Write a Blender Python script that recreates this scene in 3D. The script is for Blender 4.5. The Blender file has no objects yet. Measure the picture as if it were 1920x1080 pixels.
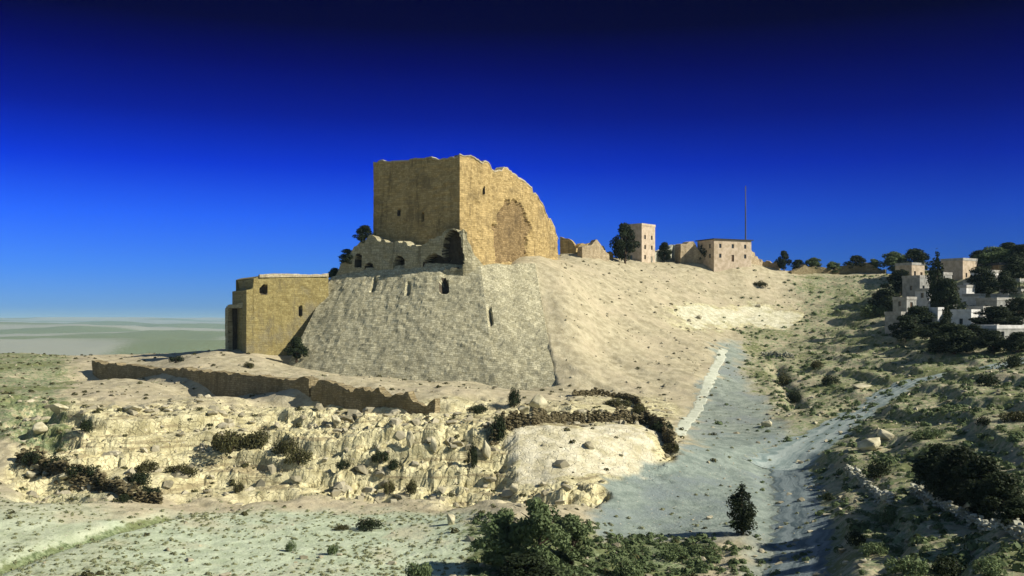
import bpy, bmesh, math, random
import numpy as np
from mathutils import Vector

R = math.radians
random.seed(7); rng = np.random.default_rng(11)
SC = bpy.context.scene
COL = SC.collection
F = 1867.0                      # focal length in pixels of the 1920 wide photograph (35 mm lens)

# ------------------------------------------------------------------ noise
def _hash(ix, iy, seed):
    h = (ix.astype(np.int64) * 374761393 + iy.astype(np.int64) * 668265263 + seed * 1442695041) & 0xffffffff
    h = ((h ^ (h >> 13)) * 1274126177) & 0xffffffff
    h = h ^ (h >> 16)
    return (h & 0xffff) / 65535.0
def vnoise(x, y, seed=0):
    x = np.asarray(x, float); y = np.asarray(y, float)
    ix = np.floor(x); iy = np.floor(y); fx = x - ix; fy = y - iy
    fx = fx*fx*fx*(fx*(fx*6-15)+10); fy = fy*fy*fy*(fy*(fy*6-15)+10)
    a = _hash(ix, iy, seed); b = _hash(ix+1, iy, seed); c = _hash(ix, iy+1, seed); d = _hash(ix+1, iy+1, seed)
    return (a*(1-fx)+b*fx)*(1-fy) + (c*(1-fx)+d*fx)*fy      # 0..1
def fbm(x, y, seed=0, octs=4, gain=0.5):
    s = 0.0; a = 1.0; n = 0.0
    for k in range(octs):
        s = s + a*(vnoise(x*2**k+17.3*k, y*2**k-9.1*k, seed+k)*2-1); n += a; a *= gain
    return s/n
def ridged(x, y, seed=0, octs=4):
    s = 0.0; a = 1.0; n = 0.0
    for k in range(octs):
        s = s + a*(1-np.abs(vnoise(x*2**k+7.7*k, y*2**k+3.3*k, seed+k)*2-1)); n += a; a *= 0.55
    return s/n
def cells(x, y, size, seed, jit=0.85):
    """Jointed blocks: a random level per cell (0..1) and the distance to the nearest joint."""
    x = np.asarray(x, float)/size; y = np.asarray(y, float)/size; ix = np.floor(x); iy = np.floor(y)
    f1 = np.full(x.shape, 9.0); f2 = f1.copy(); lv = np.zeros(x.shape)
    for dx in (-1, 0, 1):
        for dy in (-1, 0, 1):
            a = ix+dx; b = iy+dy
            cx = a+0.5+jit*(_hash(a, b, seed)-0.5); cy = b+0.5+jit*(_hash(a, b, seed+1)-0.5)
            dd = np.maximum(np.abs(x-cx), np.abs(y-cy))*0.6+np.hypot(x-cx, y-cy)*0.4
            nw = dd < f1; f2 = np.where(nw, f1, np.minimum(f2, dd)); lv = np.where(nw, _hash(a, b, seed+2), lv); f1 = np.where(nw, dd, f1)
    return lv, f2-f1
def sst(a, b, x):
    t = np.clip((np.asarray(x, float)-a)/(b-a), 0, 1); return t*t*(3-2*t)
def box(v, a, b, s):
    return sst(a-s, a+s, v)*(1-sst(b-s, b+s, v))

def W(px, py, Y):               # a point at distance Y along a sight line
    return ((px-960)/F*Y, Y, -(py-600)/F*Y)

# ------------------------------------------------------------------ terrain
CP = [
 (-300,1080,85),(-300,860,130),(-300,760,170),(-300,700,215),(-300,672,290),
 (0,1080,85),(0,960,105),(0,880,126),(0,800,150),(0,745,172),(0,700,215),(0,664,285),
 (160,1080,85),(160,960,108),(160,905,124),(160,850,131),(160,765,142),(160,742,175),(160,718,222),(160,690,233),(160,667,290),
 (280,940,118),(280,880,129),(280,770,143),
 (400,1080,88),(400,970,112),(400,930,123),(400,880,131),(400,785,142),(400,755,160),(400,742,197),(395,700,205),(400,668,250),(400,658,285),
 (580,1080,88),(580,980,110),(580,945,121),(580,880,130),(580,790,140),(580,768,158),(580,757,177),(590,714,182),(600,700,213),
 (700,1080,88),(700,985,110),(700,948,120),(700,910,127),(700,800,137),(700,772,158),(700,760,170),(700,735,177),
 (800,1080,90),(800,985,108),(800,950,118),(800,910,126),(800,800,137),(800,778,158),(810,768,165),(810,742,172),(800,715,204),
 (900,1080,88),(900,980,106),(900,945,116),(900,900,126),(900,800,138),(900,775,160),(900,720,203),
 (1000,1080,88),(1000,960,108),(1000,930,118),(1000,895,125),(1000,805,137),(1000,790,146),(1000,770,163),(1000,738,188),
 (1100,1080,90),(1100,980,108),(1100,915,121),(1100,895,126),(1100,808,138),(1100,795,148),(1100,770,166),(1100,740,192),
 (1200,1080,92),(1200,1000,110),(1200,930,123),(1200,890,131),(1200,812,143),(1200,795,158),(1200,768,180),
 (1260,860,138),(1250,790,170),
 (1300,1080,92),(1300,1000,108),(1300,900,131),(1300,820,160),
 (455,664,228),(400,670,224),(505,678,224),(440,655,246),(360,664,240),
 # lit slope east of the castle
 (1075,712,206),(1066,690,210),(1060,640,218.5),(1053,600,225),(1047,560,232),(1052,512,244),(1064,518,251),(1052,496,264),(1060,474,290),
 (1120,735,202),(1120,660,222),(1120,580,245),(1130,510,275),(1130,482,300),
 (1200,735,203),(1200,640,236),(1200,560,265),(1200,505,295),(1200,488,312),
 (1290,775,186),(1300,700,215),(1300,640,242),(1300,596,268),(1310,540,295),(1310,492,318),
 (1340,660,238),(1400,560,297),(1400,492,320),
 # ravine
 (1450,1080,88),(1440,980,110),(1400,900,135),(1380,800,172),(1390,720,215),(1410,660,250),(1430,615,275),
 (1480,850,147),(1480,760,190),(1480,680,235),(1490,606,282),(1490,560,303),(1500,512,326),
 (1560,1000,100),(1560,900,125),(1560,760,185),(1570,690,222),(1580,620,265),(1580,560,300),
 (1650,1080,76),(1650,950,102),(1650,850,130),(1650,760,168),(1650,690,212),(1650,620,256),(1650,560,292),(1650,512,325),
 (1800,1080,66),(1800,1000,80),(1800,900,100),(1800,800,130),(1800,700,180),(1800,640,222),(1800,570,268),(1800,510,310),
 (1920,1080,60),(1920,1000,73),(1920,900,93),(1920,800,121),(1920,690,178),(1920,620,220),(1920,545,262),(1920,497,305),
 (2250,1000,73),(2250,850,93),(2250,740,121),(2250,630,178),(2250,550,240),(2250,490,305),
]
ctrl = [W(*c) for c in CP]
ctrl += [(0,-15,-1.2),(-35,-10,-4),(35,-10,-3),(0,0,-2.2),(-30,20,-11),(30,20,-9.5),(0,30,-13),(-45,50,-19.5),(0,55,-20),(30,45,-16),(50,55,-15.5),
         (-60,-15,-8),(60,-15,-3),(60,30,-11)]
# under the castle, well inside its masonry
ctrl += [(-25,256,5),(-10,252,6),(0,262,17),(-32,250,1),(-15,236,-4),(-6,228,-5),(-40,240,-8.5),(-48,232,-11),(-30,224,-13.5),(-12,215,-14.5),(0,208,-15),
         (-58,256,-5),(-68,268,-9),(-50,275,-3),(-20,285,10),(6,290,16)]
ctrl += [(9.5-3.9*t+dx, 203.5+40.5*t+dx*0.15, -13.8+27.9*t+(-1.1 if dx > 0 else 0.3)) for dx, t0 in ((0.7, 0), (-4.0, 0.25)) for t in (0.1,0.2,0.3,0.4,0.5,0.6,0.7,0.8,0.9,1.0) if t > t0]
# land falling away behind the ridge
for x in (-260,-180,-120,-70,-20,40,100,160,230,300):
    ctrl += [(x,380,-22 if x < -60 else (2 if x < 0 else 9)),(x,470,-48 if x < -20 else -25)]
ctrl = np.array(ctrl, float)
GB = [W(528,694,229), W(640,700,222), W(800,709,214), W(930,717,208), W(1046,727,203.5)]
GT = [W(622,520,248), W(700,500,245), W(800,492,239.5), W(900,497,237), W(1003,492,244)]
_sB = np.concatenate([[0], np.cumsum([math.dist(p[:2], q[:2]) for p, q in zip(GB[:-1], GB[1:])])]); _sB /= _sB[-1]
_uu = np.linspace(0, 1, 81)
_LB = np.stack([np.interp(_uu, _sB, [p[k] for p in GB]) for k in range(3)], 1); _LB[:, 2] -= 1.6
_LT = np.stack([np.interp(_uu, _sB, [p[k] for p in GT]) for k in range(3)], 1)
def under_glacis(x, y, z):      # the hill stays just inside the masonry, so the slope meets it in a crisp edge
    sel = (x > -56) & (x < 12) & (y > 202) & (y < 252)
    if not np.any(sel): return z
    z = np.array(z, float); xs = x[sel]; ys = y[sel]; zs = z[sel]
    d = _LT[:, :2]-_LB[:, :2]
    cr = (xs[:, None]-_LB[None, :, 0])*d[None, :, 1]-(ys[:, None]-_LB[None, :, 1])*d[None, :, 0]     # > 0 to the right of a ruling
    k = (cr > 0).sum(1); ok = (k > 0) & (k < len(_uu)); k = np.clip(k, 1, len(_uu)-1); i = np.arange(len(xs))
    c0 = cr[i, k-1]; c1 = cr[i, k]; f = np.clip(c0/(c0-c1+1e-9), 0, 1)[:, None]
    Bq = _LB[k-1]*(1-f)+_LB[k]*f; Tq = _LT[k-1]*(1-f)+_LT[k]*f; dq = Tq-Bq
    t = ((xs-Bq[:, 0])*dq[:, 0]+(ys-Bq[:, 1])*dq[:, 1])/(dq[:, 0]**2+dq[:, 1]**2)
    g = Bq[:, 2]+t*dq[:, 2]-0.6-0.25*sst(0, 8, len(_uu)-k)
    m = ok & (t > 0) & (t < 1.0) & (g < zs) & (g > -15.5)
    z[sel] = np.where(m, g, zs)
    return z
MQ = 3.5
d = np.sqrt(((ctrl[:,None,:2]-ctrl[None,:,:2])**2).sum(-1)+MQ*MQ)
WGT = np.linalg.solve(d + np.eye(len(ctrl))*(-0.25), ctrl[:,2]+10)

def far_h(x, y):
    dist = np.hypot(x, y)
    z = -82 + 52*fbm(x/1300, y/520, 41, 5)*sst(450, 1500, dist)
    z = z + 55*np.clip(ridged(x/4200, y/2200, 61, 4)-0.45, 0, 1)*sst(2500, 7000, dist)*2.0
    return np.minimum(z + sst(8000, 19000, dist)*85, 40+0*z)

def smooth_h(x, y):
    x = np.asarray(x, float); y = np.asarray(y, float); sh = x.shape
    x = x.ravel(); y = y.ravel(); out = np.empty(x.size)
    for i in range(0, x.size, 60000):
        xs = x[i:i+60000]; ys = y[i:i+60000]
        D = np.sqrt((xs[:,None]-ctrl[None,:,0])**2+(ys[:,None]-ctrl[None,:,1])**2+MQ*MQ)
        near = D@WGT-10
        t = np.maximum(sst(330, 500, ys), sst(260, 420, np.abs(x[i:i+60000])))
        out[i:i+60000] = np.where(t >= 1, 0, near)*(1-t) + far_h(xs, ys)*t
    return out.reshape(sh)

def proj(x, y, z):
    yy = np.maximum(y, 15.0)
    return 960+F*x/yy, 600-F*z/yy

def seg_dist(x, y, pts):
    best = np.full(np.shape(x), 1e9)
    for (a, b) in zip(pts[:-1], pts[1:]):
        ax, ay = a; bx, by = b; dx, dy = bx-ax, by-ay
        t = np.clip(((x-ax)*dx+(y-ay)*dy)/(dx*dx+dy*dy), 0, 1)
        best = np.minimum(best, np.hypot(x-ax-t*dx, y-ay-t*dy))
    return best

GULLY = [(-62,122),(-42,113.5),(-44.5,98),(-52,80)]
GULLY = [W(310,960,111)[:2], W(215,1000,103)[:2], W(100,1042,95)[:2], W(-60,1095,84)[:2]]
MOAT = [W(165,728,225)[:2], W(300,740,207)[:2], W(440,752,188)[:2], W(585,762,173)[:2], W(700,770,165)[:2], W(815,776,160)[:2]]
DITCH = [W(1455,690,232)[:2], W(1478,730,206)[:2], W(1500,760,187)[:2]]

ROADS = []
def zones(x, y, z):
    px, py = proj(x, y, z)
    near = 1-sst(300, 380, y)
    wob = 30*fbm(x/9, y/9, 91, 3)+26*fbm(x/2.2, y/2.2, 95, 3)
    px = px+wob; py = py+wob*0.35
    rock = box(px, 25, 1265, 25)*box(py, 752, 935, 14)*near
    smooth = box(px, 1040, 1345, 22)*box(py, 470, 778, 16)*near
    dust = np.maximum(box(px, 150, 905, 60)*sst(948, 975, py), 0.85*box(px, -400, 200, 60)*sst(900, 985, py))
    le = 1318-215*sst(800, 960, py)
    cool = sst(le-22, le+22, px)*(1-sst(1500, 1580, px))*box(py, 800, 1012, 14)
    lu = 1345-60*sst(660, 810, py); ru = 1400+70*sst(700, 800, py)
    cool = np.maximum(cool, sst(lu-12, lu+12, px)*(1-sst(ru-25, ru+25, px))*box(py, 640, 830, 12)*0.9)
    cool = np.maximum(cool, box(px, 1400, 1570, 30)*sst(940, 990, py)*0.8)
    veg = sst(1340, 1400, px)*sst(520, 600, py)*0.53
    veg = np.maximum(veg, sst(1440, 1520, px)*sst(490, 520, py)*0.55)
    veg = np.maximum(veg, (1-sst(90, 220, px))*box(py, 652, 830, 16)*0.6)
    veg = np.maximum(veg, box(px, 860, 1330, 50)*sst(955, 1000, py)*0.7)
    veg = np.maximum(veg, box(px, 150, 1060, 40)*box(py, 690, 735, 10)*0.35)
    veg = np.maximum(veg*(1-sst(330, 420, y)), sst(330, 420, y)*0.6)
    veg = np.maximum(veg, (1-sst(250, 420, px))*sst(930, 1000, py)*0.42)
    veg = np.maximum(veg, 0.9*np.exp(-(seg_dist(x, y, GULLY)/1.5)**2))
    veg = np.maximum(veg, 0.4*box(px, 1440, 1560, 45)*sst(870, 950, py))
    rock = rock*(1-cool)
    pale = sst(1235, 1300, px)*(1-sst(1470, 1510, px))*box(py, 576, 614, 6)
    veg = veg*(1-0.8*cool*(1-sst(1380, 1530, px)))*(1-pale)
    dust = np.maximum(dust, 0.2*pale); knoll = box(px, 955, 1240, 25)*box(py, 795, 900, 8)*near; rock = np.maximum(rock, knoll*2.0)
    fp = sst(380, 600, y); veg = veg*(1-fp)+fp*(0.18+0.6*sst(0.38, 0.62, vnoise(x/800, y/420, 97)*0.6+0.4*vnoise(x/3000, y/900, 98)))
    cool = np.maximum(cool*(1-fp), 0.6*fp); dust = dust*(1-fp); rock = rock*(1-fp)
    return np.clip(veg, 0, 1), np.clip(dust, 0, 1), np.clip(cool, 0, 1), np.clip(np.maximum(rock, 1.6*pale), 0, 2), smooth

def H(x, y, full=False):
    x = np.asarray(x, float); y = np.asarray(y, float)
    z = smooth_h(x, y)
    veg, dust, cool, rock, smooth = zones(x, y, z)
    near = 1-sst(320, 420, y); px_, py_ = proj(x, y, z)
    fl = np.maximum(np.maximum(dust, cool), smooth*0.75)
    n = 0.75*fbm(x/9, y/9, 3, 4)*(1-0.75*fl)*(1-0.6*cool) + 0.10*fbm(x/1.3, y/1.3, 8, 3)*(1-0.7*cool)
    rkm = np.minimum(rock, 1)*(1-smooth)
    rk = 1.2*fbm(x/11, y/9, 29, 3)
    wv = 0.9*fbm(x/24, y/14, 44, 2)+0.12*fbm(x/2.5, y/2.5, 45, 2)
    q = (z+rk)/2.1+wv; fl_ = np.floor(q)
    rk = rk+0.9*((fl_+sst(0.66, 0.95, q-fl_)-wv)*2.1-(z+rk))
    wx = x+0.5*fbm(x/2, y/2, 53, 2); wy = y+0.5*fbm(x/2, y/2, 54, 2)
    l1, e1 = cells(wx, wy*0.8, 2.9, 101); l2, e2 = cells(wx, wy, 1.15, 111)
    act = 0.22+0.85*sst(0.42, 0.62, vnoise(x/16, y/12, 57))
    rk = rk+act*((l1-0.5)*0.75+(l2-0.5)*0.35-0.35*(1-sst(0.0, 0.16, e1))-0.22*(1-sst(0, 0.2, e2)))+0.12*fbm(x/0.8, y/0.8, 33, 3)
    bright = box(px_, 955, 1240, 20)*box(py_, 792, 908, 8)
    n = n + rkm*rk*(1-0.97*bright)*(1-box(px_, 1230, 1510, 10)*box(py_, 550, 640, 6))
    hs = sst(1490, 1570, px_)*sst(505, 540, py_)*(1-cool)
    q = (z+n)/2.3+0.6*fbm(x/22, y/22, 46, 2); f2 = np.floor(q)
    n = n + 0.62*hs*((f2+sst(0.62, 0.95, q-f2)-q)*2.3+0.6)
    n = n + veg*(1-fl)*0.5*fbm(x/3, y/3, 37, 3)
    l3, e3 = cells(x, y, 1.6, 131); n = n + 0.35*(l3-0.5)*veg*(1-fl)*sst(1340, 1420, px_)
    ac = (x+y)*0.707; al = (y-x)*0.707; n = n + smooth*(0.45*fbm(ac/3.0+0.5*fbm(x/9, y/9, 62, 2), al/22, 61, 3)+0.10*fbm(x/1.1, y/1.1, 63, 2))
    for rd, hw in ROADS: n = n*(1-0.9*np.exp(-(seg_dist(x, y, rd)/hw)**4))
    z = z + n*near
    z = z - 0.95*np.exp(-(seg_dist(x, y, GULLY)/1.25)**2) - 1.3*np.exp(-(seg_dist(x, y, DITCH)/1.4)**2)
    for rd, hw in ROADS[::2]: z = z - 0.75*np.exp(-(seg_dist(x, y, rd)/(hw*1.05))**6)
    z = z - 1.5*np.exp(-(seg_dist(x, y, MOAT)/4.0)**2)
    z = under_glacis(x, y, z)
    if full:
        return z, veg, dust, cool, rock
    return z

_YS = np.arange(45, 345, 0.35)
def hit(px, py):                # where a sight line first meets the ground
    X = (px-960)/F*_YS; Z = -(py-600)/F*_YS
    h = H(X, _YS)
    k = np.nonzero(h >= Z)[0]
    i = k[0] if len(k) else int(np.argmin(Z-h))
    return (X[i], _YS[i], h[i])

# ------------------------------------------------------------------ object helpers
def mesh_obj(name, verts, faces, mat=None, parent=None, uv=None, smooth=False, loose_attr=None):
    me = bpy.data.meshes.new(name)
    verts = np.asarray(verts, float)
    if isinstance(faces, np.ndarray):
        k = faces.shape[1]; nf = len(faces)
        me.vertices.add(len(verts)); me.vertices.foreach_set('co', verts.astype(np.float32).ravel())
        me.loops.add(nf*k); me.loops.foreach_set('vertex_index', faces.astype(np.int32).ravel())
        me.polygons.add(nf); me.polygons.foreach_set('loop_start', np.arange(0, nf*k, k, dtype=np.int32))
        me.update(calc_edges=True)
    else:
        me.from_pydata([tuple(v) for v in verts], [], faces)
    if uv is not None:          # per-vertex uv
        li = np.empty(len(me.loops), np.int32); me.loops.foreach_get('vertex_index', li)
        l = me.uv_layers.new(name='UVMap'); l.data.foreach_set('uv', np.asarray(uv, np.float32)[li].ravel())
    me.polygons.foreach_set('use_smooth', np.full(len(me.polygons), bool(smooth)))
    if loose_attr is not None:
        for an, vals in loose_attr.items():
            a = me.attributes.new(an, 'FLOAT', 'POINT'); a.data.foreach_set('value', np.asarray(vals, np.float32))
    o = bpy.data.objects.new(name, me); COL.objects.link(o)
    if mat: me.materials.append(mat)
    if parent: o.parent = parent
    return o
def tag(o, label=None, cat=None, group=None, kind=None):
    if label: o['label'] = label
    if cat: o['category'] = cat
    if group: o['group'] = group
    if kind: o['kind'] = kind
    return o
def empty(name, loc, label, cat, group=None, rz=0.0):
    o = bpy.data.objects.new(name, None); COL.objects.link(o)
    o.location = loc; o.rotation_euler = (0, 0, rz); o.empty_display_size = 0.5
    return tag(o, label, cat, group)
def copy_tree(o, parent=None):
    c = o.copy(); COL.objects.link(c)
    if parent: c.parent = parent
    for ch in o.children: copy_tree(ch, c)
    return c

# ------------------------------------------------------------------ materials
class NT:
    def __init__(s, name):
        s.m = bpy.data.materials.new(name); s.m.use_nodes = True
        s.t = s.m.node_tree; s.t.nodes.clear()
        s.out = s.n('ShaderNodeOutputMaterial'); s.b = s.n('ShaderNodeBsdfPrincipled')
        s.b.inputs['Roughness'].default_value = 0.92; s.b.inputs['Specular IOR Level'].default_value = 0.15
        s.l(s.b.outputs[0], s.out.inputs[0])
    def n(s, t, **kw):
        nd = s.t.nodes.new(t)
        for k, v in kw.items(): setattr(nd, k, v)
        return nd
    def l(s, a, b): s.t.links.new(a, b)
    def mix(s, fac, a, b, mode='MIX'):
        nd = s.n('ShaderNodeMix', data_type='RGBA', blend_type=mode)
        for sock, v in ((nd.inputs[0], fac), (nd.inputs[6], a), (nd.inputs[7], b)):
            if isinstance(v, (int, float)): sock.default_value = v
            elif isinstance(v, tuple): sock.default_value = (*v, 1) if len(v) == 3 else v
            else: s.l(v, sock)
        return nd.outputs[2]
    def noise(s, vec, scale, detail=4, rough=0.55, dim='3D'):
        nd = s.n('ShaderNodeTexNoise'); nd.inputs['Scale'].default_value = scale
        nd.inputs['Detail'].default_value = detail; nd.inputs['Roughness'].default_value = rough
        if vec is not None: s.l(vec, nd.inputs['Vector'])
        return nd.outputs['Fac']
    def ramp(s, fac, a, b):
        nd = s.n('ShaderNodeMapRange'); nd.interpolation_type = 'SMOOTHSTEP'
        nd.inputs['From Min'].default_value = a; nd.inputs['From Max'].default_value = b
        s.l(fac, nd.inputs['Value']); return nd.outputs[0]
    def math(s, op, a, b=0.0, c=None):
        nd = s.n('ShaderNodeMath', operation=op)
        for i, v in enumerate((a, b) if c is None else (a, b, c)):
            if isinstance(v, (int, float)): nd.inputs[i].default_value = v
            else: s.l(v, nd.inputs[i])
        return nd.outputs[0]
    def bump(s, h, strength, dist):
        nd = s.n('ShaderNodeBump'); nd.inputs['Strength'].default_value = strength; nd.inputs['Distance'].default_value = dist
        s.l(h, nd.inputs['Height']); s.l(nd.outputs[0], s.b.inputs['Normal'])
    def col(s, c):
        if isinstance(c, tuple): s.b.inputs['Base Color'].default_value = (*c, 1)
        else: s.l(c, s.b.inputs['Base Color'])

def mat_ground():
    t = NT('ground_soil'); tc = t.n('ShaderNodeTexCoord').outputs['Object']
    at = t.n('ShaderNodeAttribute', attribute_name='zone'); sep = t.n('ShaderNodeSeparateColor')
    t.l(at.outputs['Color'], sep.inputs[0]); veg, dust, cool = sep.outputs; rock = at.outputs['Alpha']
    nb = t.noise(tc, 0.11, 5, 0.6); nm = t.noise(tc, 0.55, 6, 0.62); nf = t.noise(tc, 2.6, 5, 0.65); nc = t.noise(tc, 1.1, 3, 0.7)
    soil = t.mix(t.ramp(nm, 0.3, 0.7), (0.285,0.25,0.155), (0.48,0.43,0.285))
    soil = t.mix(t.math('MULTIPLY', t.ramp(nb, 0.45, 0.65), 0.5), soil, (0.47,0.405,0.275))
    rk = t.mix(t.ramp(nm, 0.32, 0.66), (0.37,0.33,0.175), (0.64,0.59,0.355))
    rk = t.mix(t.ramp(nf, 0.60, 0.75), rk, (0.66,0.61,0.45))
    rk = t.mix(t.math('MULTIPLY', t.ramp(nc, 0.60, 0.72), 0.75), rk, (0.14,0.125,0.06))
    mpb = t.n('ShaderNodeMapping'); mpb.inputs['Scale'].default_value = (0.10, 0.10, 1.5); t.l(tc, mpb.inputs['Vector'])
    bed = t.noise(mpb.outputs[0], 1.0, 4, 0.6)
    rk = t.mix(t.math('MULTIPLY', t.ramp(bed, 0.55, 0.63), 0.75), rk, (0.25,0.205,0.115))
    vc = t.n('ShaderNodeTexVoronoi', feature='DISTANCE_TO_EDGE'); vc.inputs['Scale'].default_value = 0.9
    vad = t.n('ShaderNodeVectorMath', operation='ADD'); vn = t.n('ShaderNodeTexNoise'); vn.inputs['Scale'].default_value = 1.2; t.l(tc, vn.inputs['Vector'])
    t.l(tc, vad.inputs[0]); t.l(vn.outputs['Color'], vad.inputs[1]); t.l(vad.outputs[0], vc.inputs['Vector'])
    crk = t.ramp(vc.outputs['Distance'], 0.05, 0.0)
    rk = t.mix(t.math('MULTIPLY', crk, 0.6), rk, (0.16,0.13,0.07))
    rk = t.mix(t.math('MULTIPLY', t.ramp(rock, 1.05, 1.6), 0.8), rk, t.mix(t.ramp(nm, 0.3, 0.7), (0.50,0.455,0.29), (0.72,0.68,0.52)))
    c = t.mix(t.ramp(rock, 0.0, 1.0), soil, rk)
    du = t.mix(t.ramp(nm, 0.3, 0.7), (0.35,0.405,0.265), (0.50,0.56,0.40))
    du = t.mix(t.ramp(nb, 0.5, 0.68), du, (0.47,0.46,0.31))
    c = t.mix(dust, c, du)
    co = t.mix(t.ramp(nm, 0.3, 0.7), (0.165,0.205,0.175), (0.285,0.335,0.285))
    co = t.mix(t.ramp(nb, 0.48, 0.66), co, (0.205,0.245,0.235))
    c = t.mix(cool, c, co)
    gr = t.mix(t.ramp(nf, 0.35, 0.68), (0.085,0.115,0.05), (0.265,0.315,0.17))
    gr = t.mix(t.ramp(nb, 0.42, 0.62), gr, (0.15,0.17,0.07))
    nv = t.math('ADD', t.math('MULTIPLY', nc, 0.6), t.math('MULTIPLY', nb, 0.4))
    msk = t.ramp(t.math('ADD', nv, t.math('MULTIPLY', veg, 0.62)), 0.74, 0.90)
    c = t.mix(t.math('MULTIPLY', msk, t.ramp(veg, 0.02, 0.15)), c, gr)
    # pebbles and small stones
    vo = t.n('ShaderNodeTexVoronoi'); vo.inputs['Scale'].default_value = 1.7; t.l(tc, vo.inputs['Vector'])
    pe = t.math('MULTIPLY', t.ramp(vo.outputs['Distance'], 0.30, 0.16), t.ramp(nf, 0.52, 0.60))
    c = t.mix(t.math('MULTIPLY', pe, 0.7), c, (0.52,0.48,0.37))
    t.col(c)
    hgt = t.math('ADD', t.math('MULTIPLY', t.math('ADD', nf, t.math('MULTIPLY', t.math('MULTIPLY', crk, rock), -1.2)), 0.7), t.math('ADD', t.math('MULTIPLY', nm, 1.3), t.math('MULTIPLY', pe, 0.3)))
    t.bump(hgt, 0.5, 0.4)
    return t.m

def mat_masonry(name, c1, c2, stain, bw=1.3, bh=0.62, mortar=0.045, patch=None, contrast=1.0, bump=0.6):
    t = NT(name); uv = t.n('ShaderNodeUVMap').outputs[0]; ob = t.n('ShaderNodeTexCoord').outputs['Object']
    nw = t.noise(ob, 0.8, 3)
    ad = t.n('ShaderNodeVectorMath', operation='ADD'); sc = t.n('ShaderNodeVectorMath', operation='SCALE')
    nz = t.n('ShaderNodeTexNoise'); nz.inputs['Scale'].default_value = 0.6; nz.inputs['Detail'].default_value = 4; t.l(ob, nz.inputs['Vector'])
    t.l(nz.outputs['Color'], sc.inputs[0]); sc.inputs['Scale'].default_value = 0.7
    t.l(uv, ad.inputs[0]); t.l(sc.outputs[0], ad.inputs[1])
    bc = []; bf = []
    for k, (w_, h_) in enumerate(((bw, bh), (bw*0.62, bh*0.68))):
        br = t.n('ShaderNodeTexBrick'); br.inputs['Scale'].default_value = 1.0
        br.inputs['Brick Width'].default_value = w_; br.inputs['Row Height'].default_value = h_; br.squash = 0.72; br.squash_frequency = 3
        br.inputs['Mortar Size'].default_value = mortar; br.inputs['Mortar Smooth'].default_value = 0.7; br.offset_frequency = 2; br.offset = 0.42
        t.l(ad.outputs[0], br.inputs['Vector'])
        br.inputs['Color1'].default_value = (0,0,0,1); br.inputs['Color2'].default_value = (1,1,1,1); br.inputs['Mortar'].default_value = (0.35,0.35,0.35,1)
        bc.append(br.outputs['Color']); bf.append(br.outputs['Fac'])
    bm_ = t.ramp(t.noise(ob, 0.28, 2), 0.49, 0.52)
    bcol = t.mix(bm_, bc[0], bc[1]); bfac = t.mix(bm_, bf[0], bf[1])
    n1 = t.noise(ob, 0.16, 5, 0.62); n2 = t.noise(ob, 0.9, 5, 0.65); n3 = t.noise(ob, 4.0, 4, 0.6)
    c = t.mix(bcol, c1, c2)
    c = t.mix(t.ramp(n2, 0.35, 0.68), c, t.mix(0.3, c, c2))
    c = t.mix(t.math('MULTIPLY', t.ramp(n1, 0.50, 0.68), 0.75*contrast), c, stain)
    if patch: c = t.mix(t.math('MULTIPLY', t.ramp(t.noise(ob, 0.22, 3), 0.5, 0.62), 0.8), c, patch)
    mp = t.n('ShaderNodeMapping'); mp.inputs['Scale'].default_value = (0.9, 0.9, 0.10); t.l(ob, mp.inputs['Vector'])
    sk = t.noise(mp.outputs[0], 0.9, 4, 0.65)
    c = t.mix(t.math('MULTIPLY', t.ramp(sk, 0.54, 0.70), 0.55*contrast), c, tuple(v*0.5 for v in stain))
    c = t.mix(t.math('MULTIPLY', t.ramp(sk, 0.46, 0.32), 0.35*contrast), c, tuple(min(0.7, v*1.25) for v in c2))
    c = t.mix(t.math('MULTIPLY', t.ramp(n2, 0.62, 0.74), 0.6*contrast), c, tuple(v*0.35 for v in stain))
    c = t.mix(t.math('MULTIPLY', bfac, t.math('MULTIPLY', n2, 1.3)), c, tuple(v*0.40 for v in c1))
    t.col(c)
    h = t.math('SUBTRACT', t.math('ADD', t.math('MULTIPLY', n3, 0.5), n2), t.math('MULTIPLY', bfac, 0.7))
    t.bump(h, bump, 0.25)
    return t.m

def mat_plain(name, c1, c2, scale=1.5, rough=0.9, bump=0.3):
    t = NT(name); ob = t.n('ShaderNodeTexCoord').outputs['Object']
    n = t.noise(ob, scale, 5, 0.6); n2 = t.noise(ob, scale*5, 3, 0.6)
    c = t.mix(t.ramp(n, 0.32, 0.68), c1, c2); t.col(c); t.b.inputs['Roughness'].default_value = rough
    t.bump(t.math('ADD', n, t.math('MULTIPLY', n2, 0.4)), bump, 0.12)
    return t.m

def mat_leaf(name, dark, light):
    t = NT(name)
    at = t.n('ShaderNodeAttribute', attribute_name='rnd')
    inf = t.n('ShaderNodeObjectInfo').outputs['Random']
    c = t.mix(at.outputs['Fac'], dark, light)
    c = t.mix(t.math('MULTIPLY', inf, 0.45), c, tuple(v*0.55 for v in dark))
    t.col(c); t.b.inputs['Roughness'].default_value = 0.7
    tr = t.n('ShaderNodeBsdfTranslucent'); t.l(c, tr.inputs['Color'])
    ms = t.n('ShaderNodeMixShader'); ms.inputs[0].default_value = 0.22
    t.l(t.b.outputs[0], ms.inputs[1]); t.l(tr.outputs[0], ms.inputs[2]); t.l(ms.outputs[0], t.out.inputs[0])
    return t.m

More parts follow.
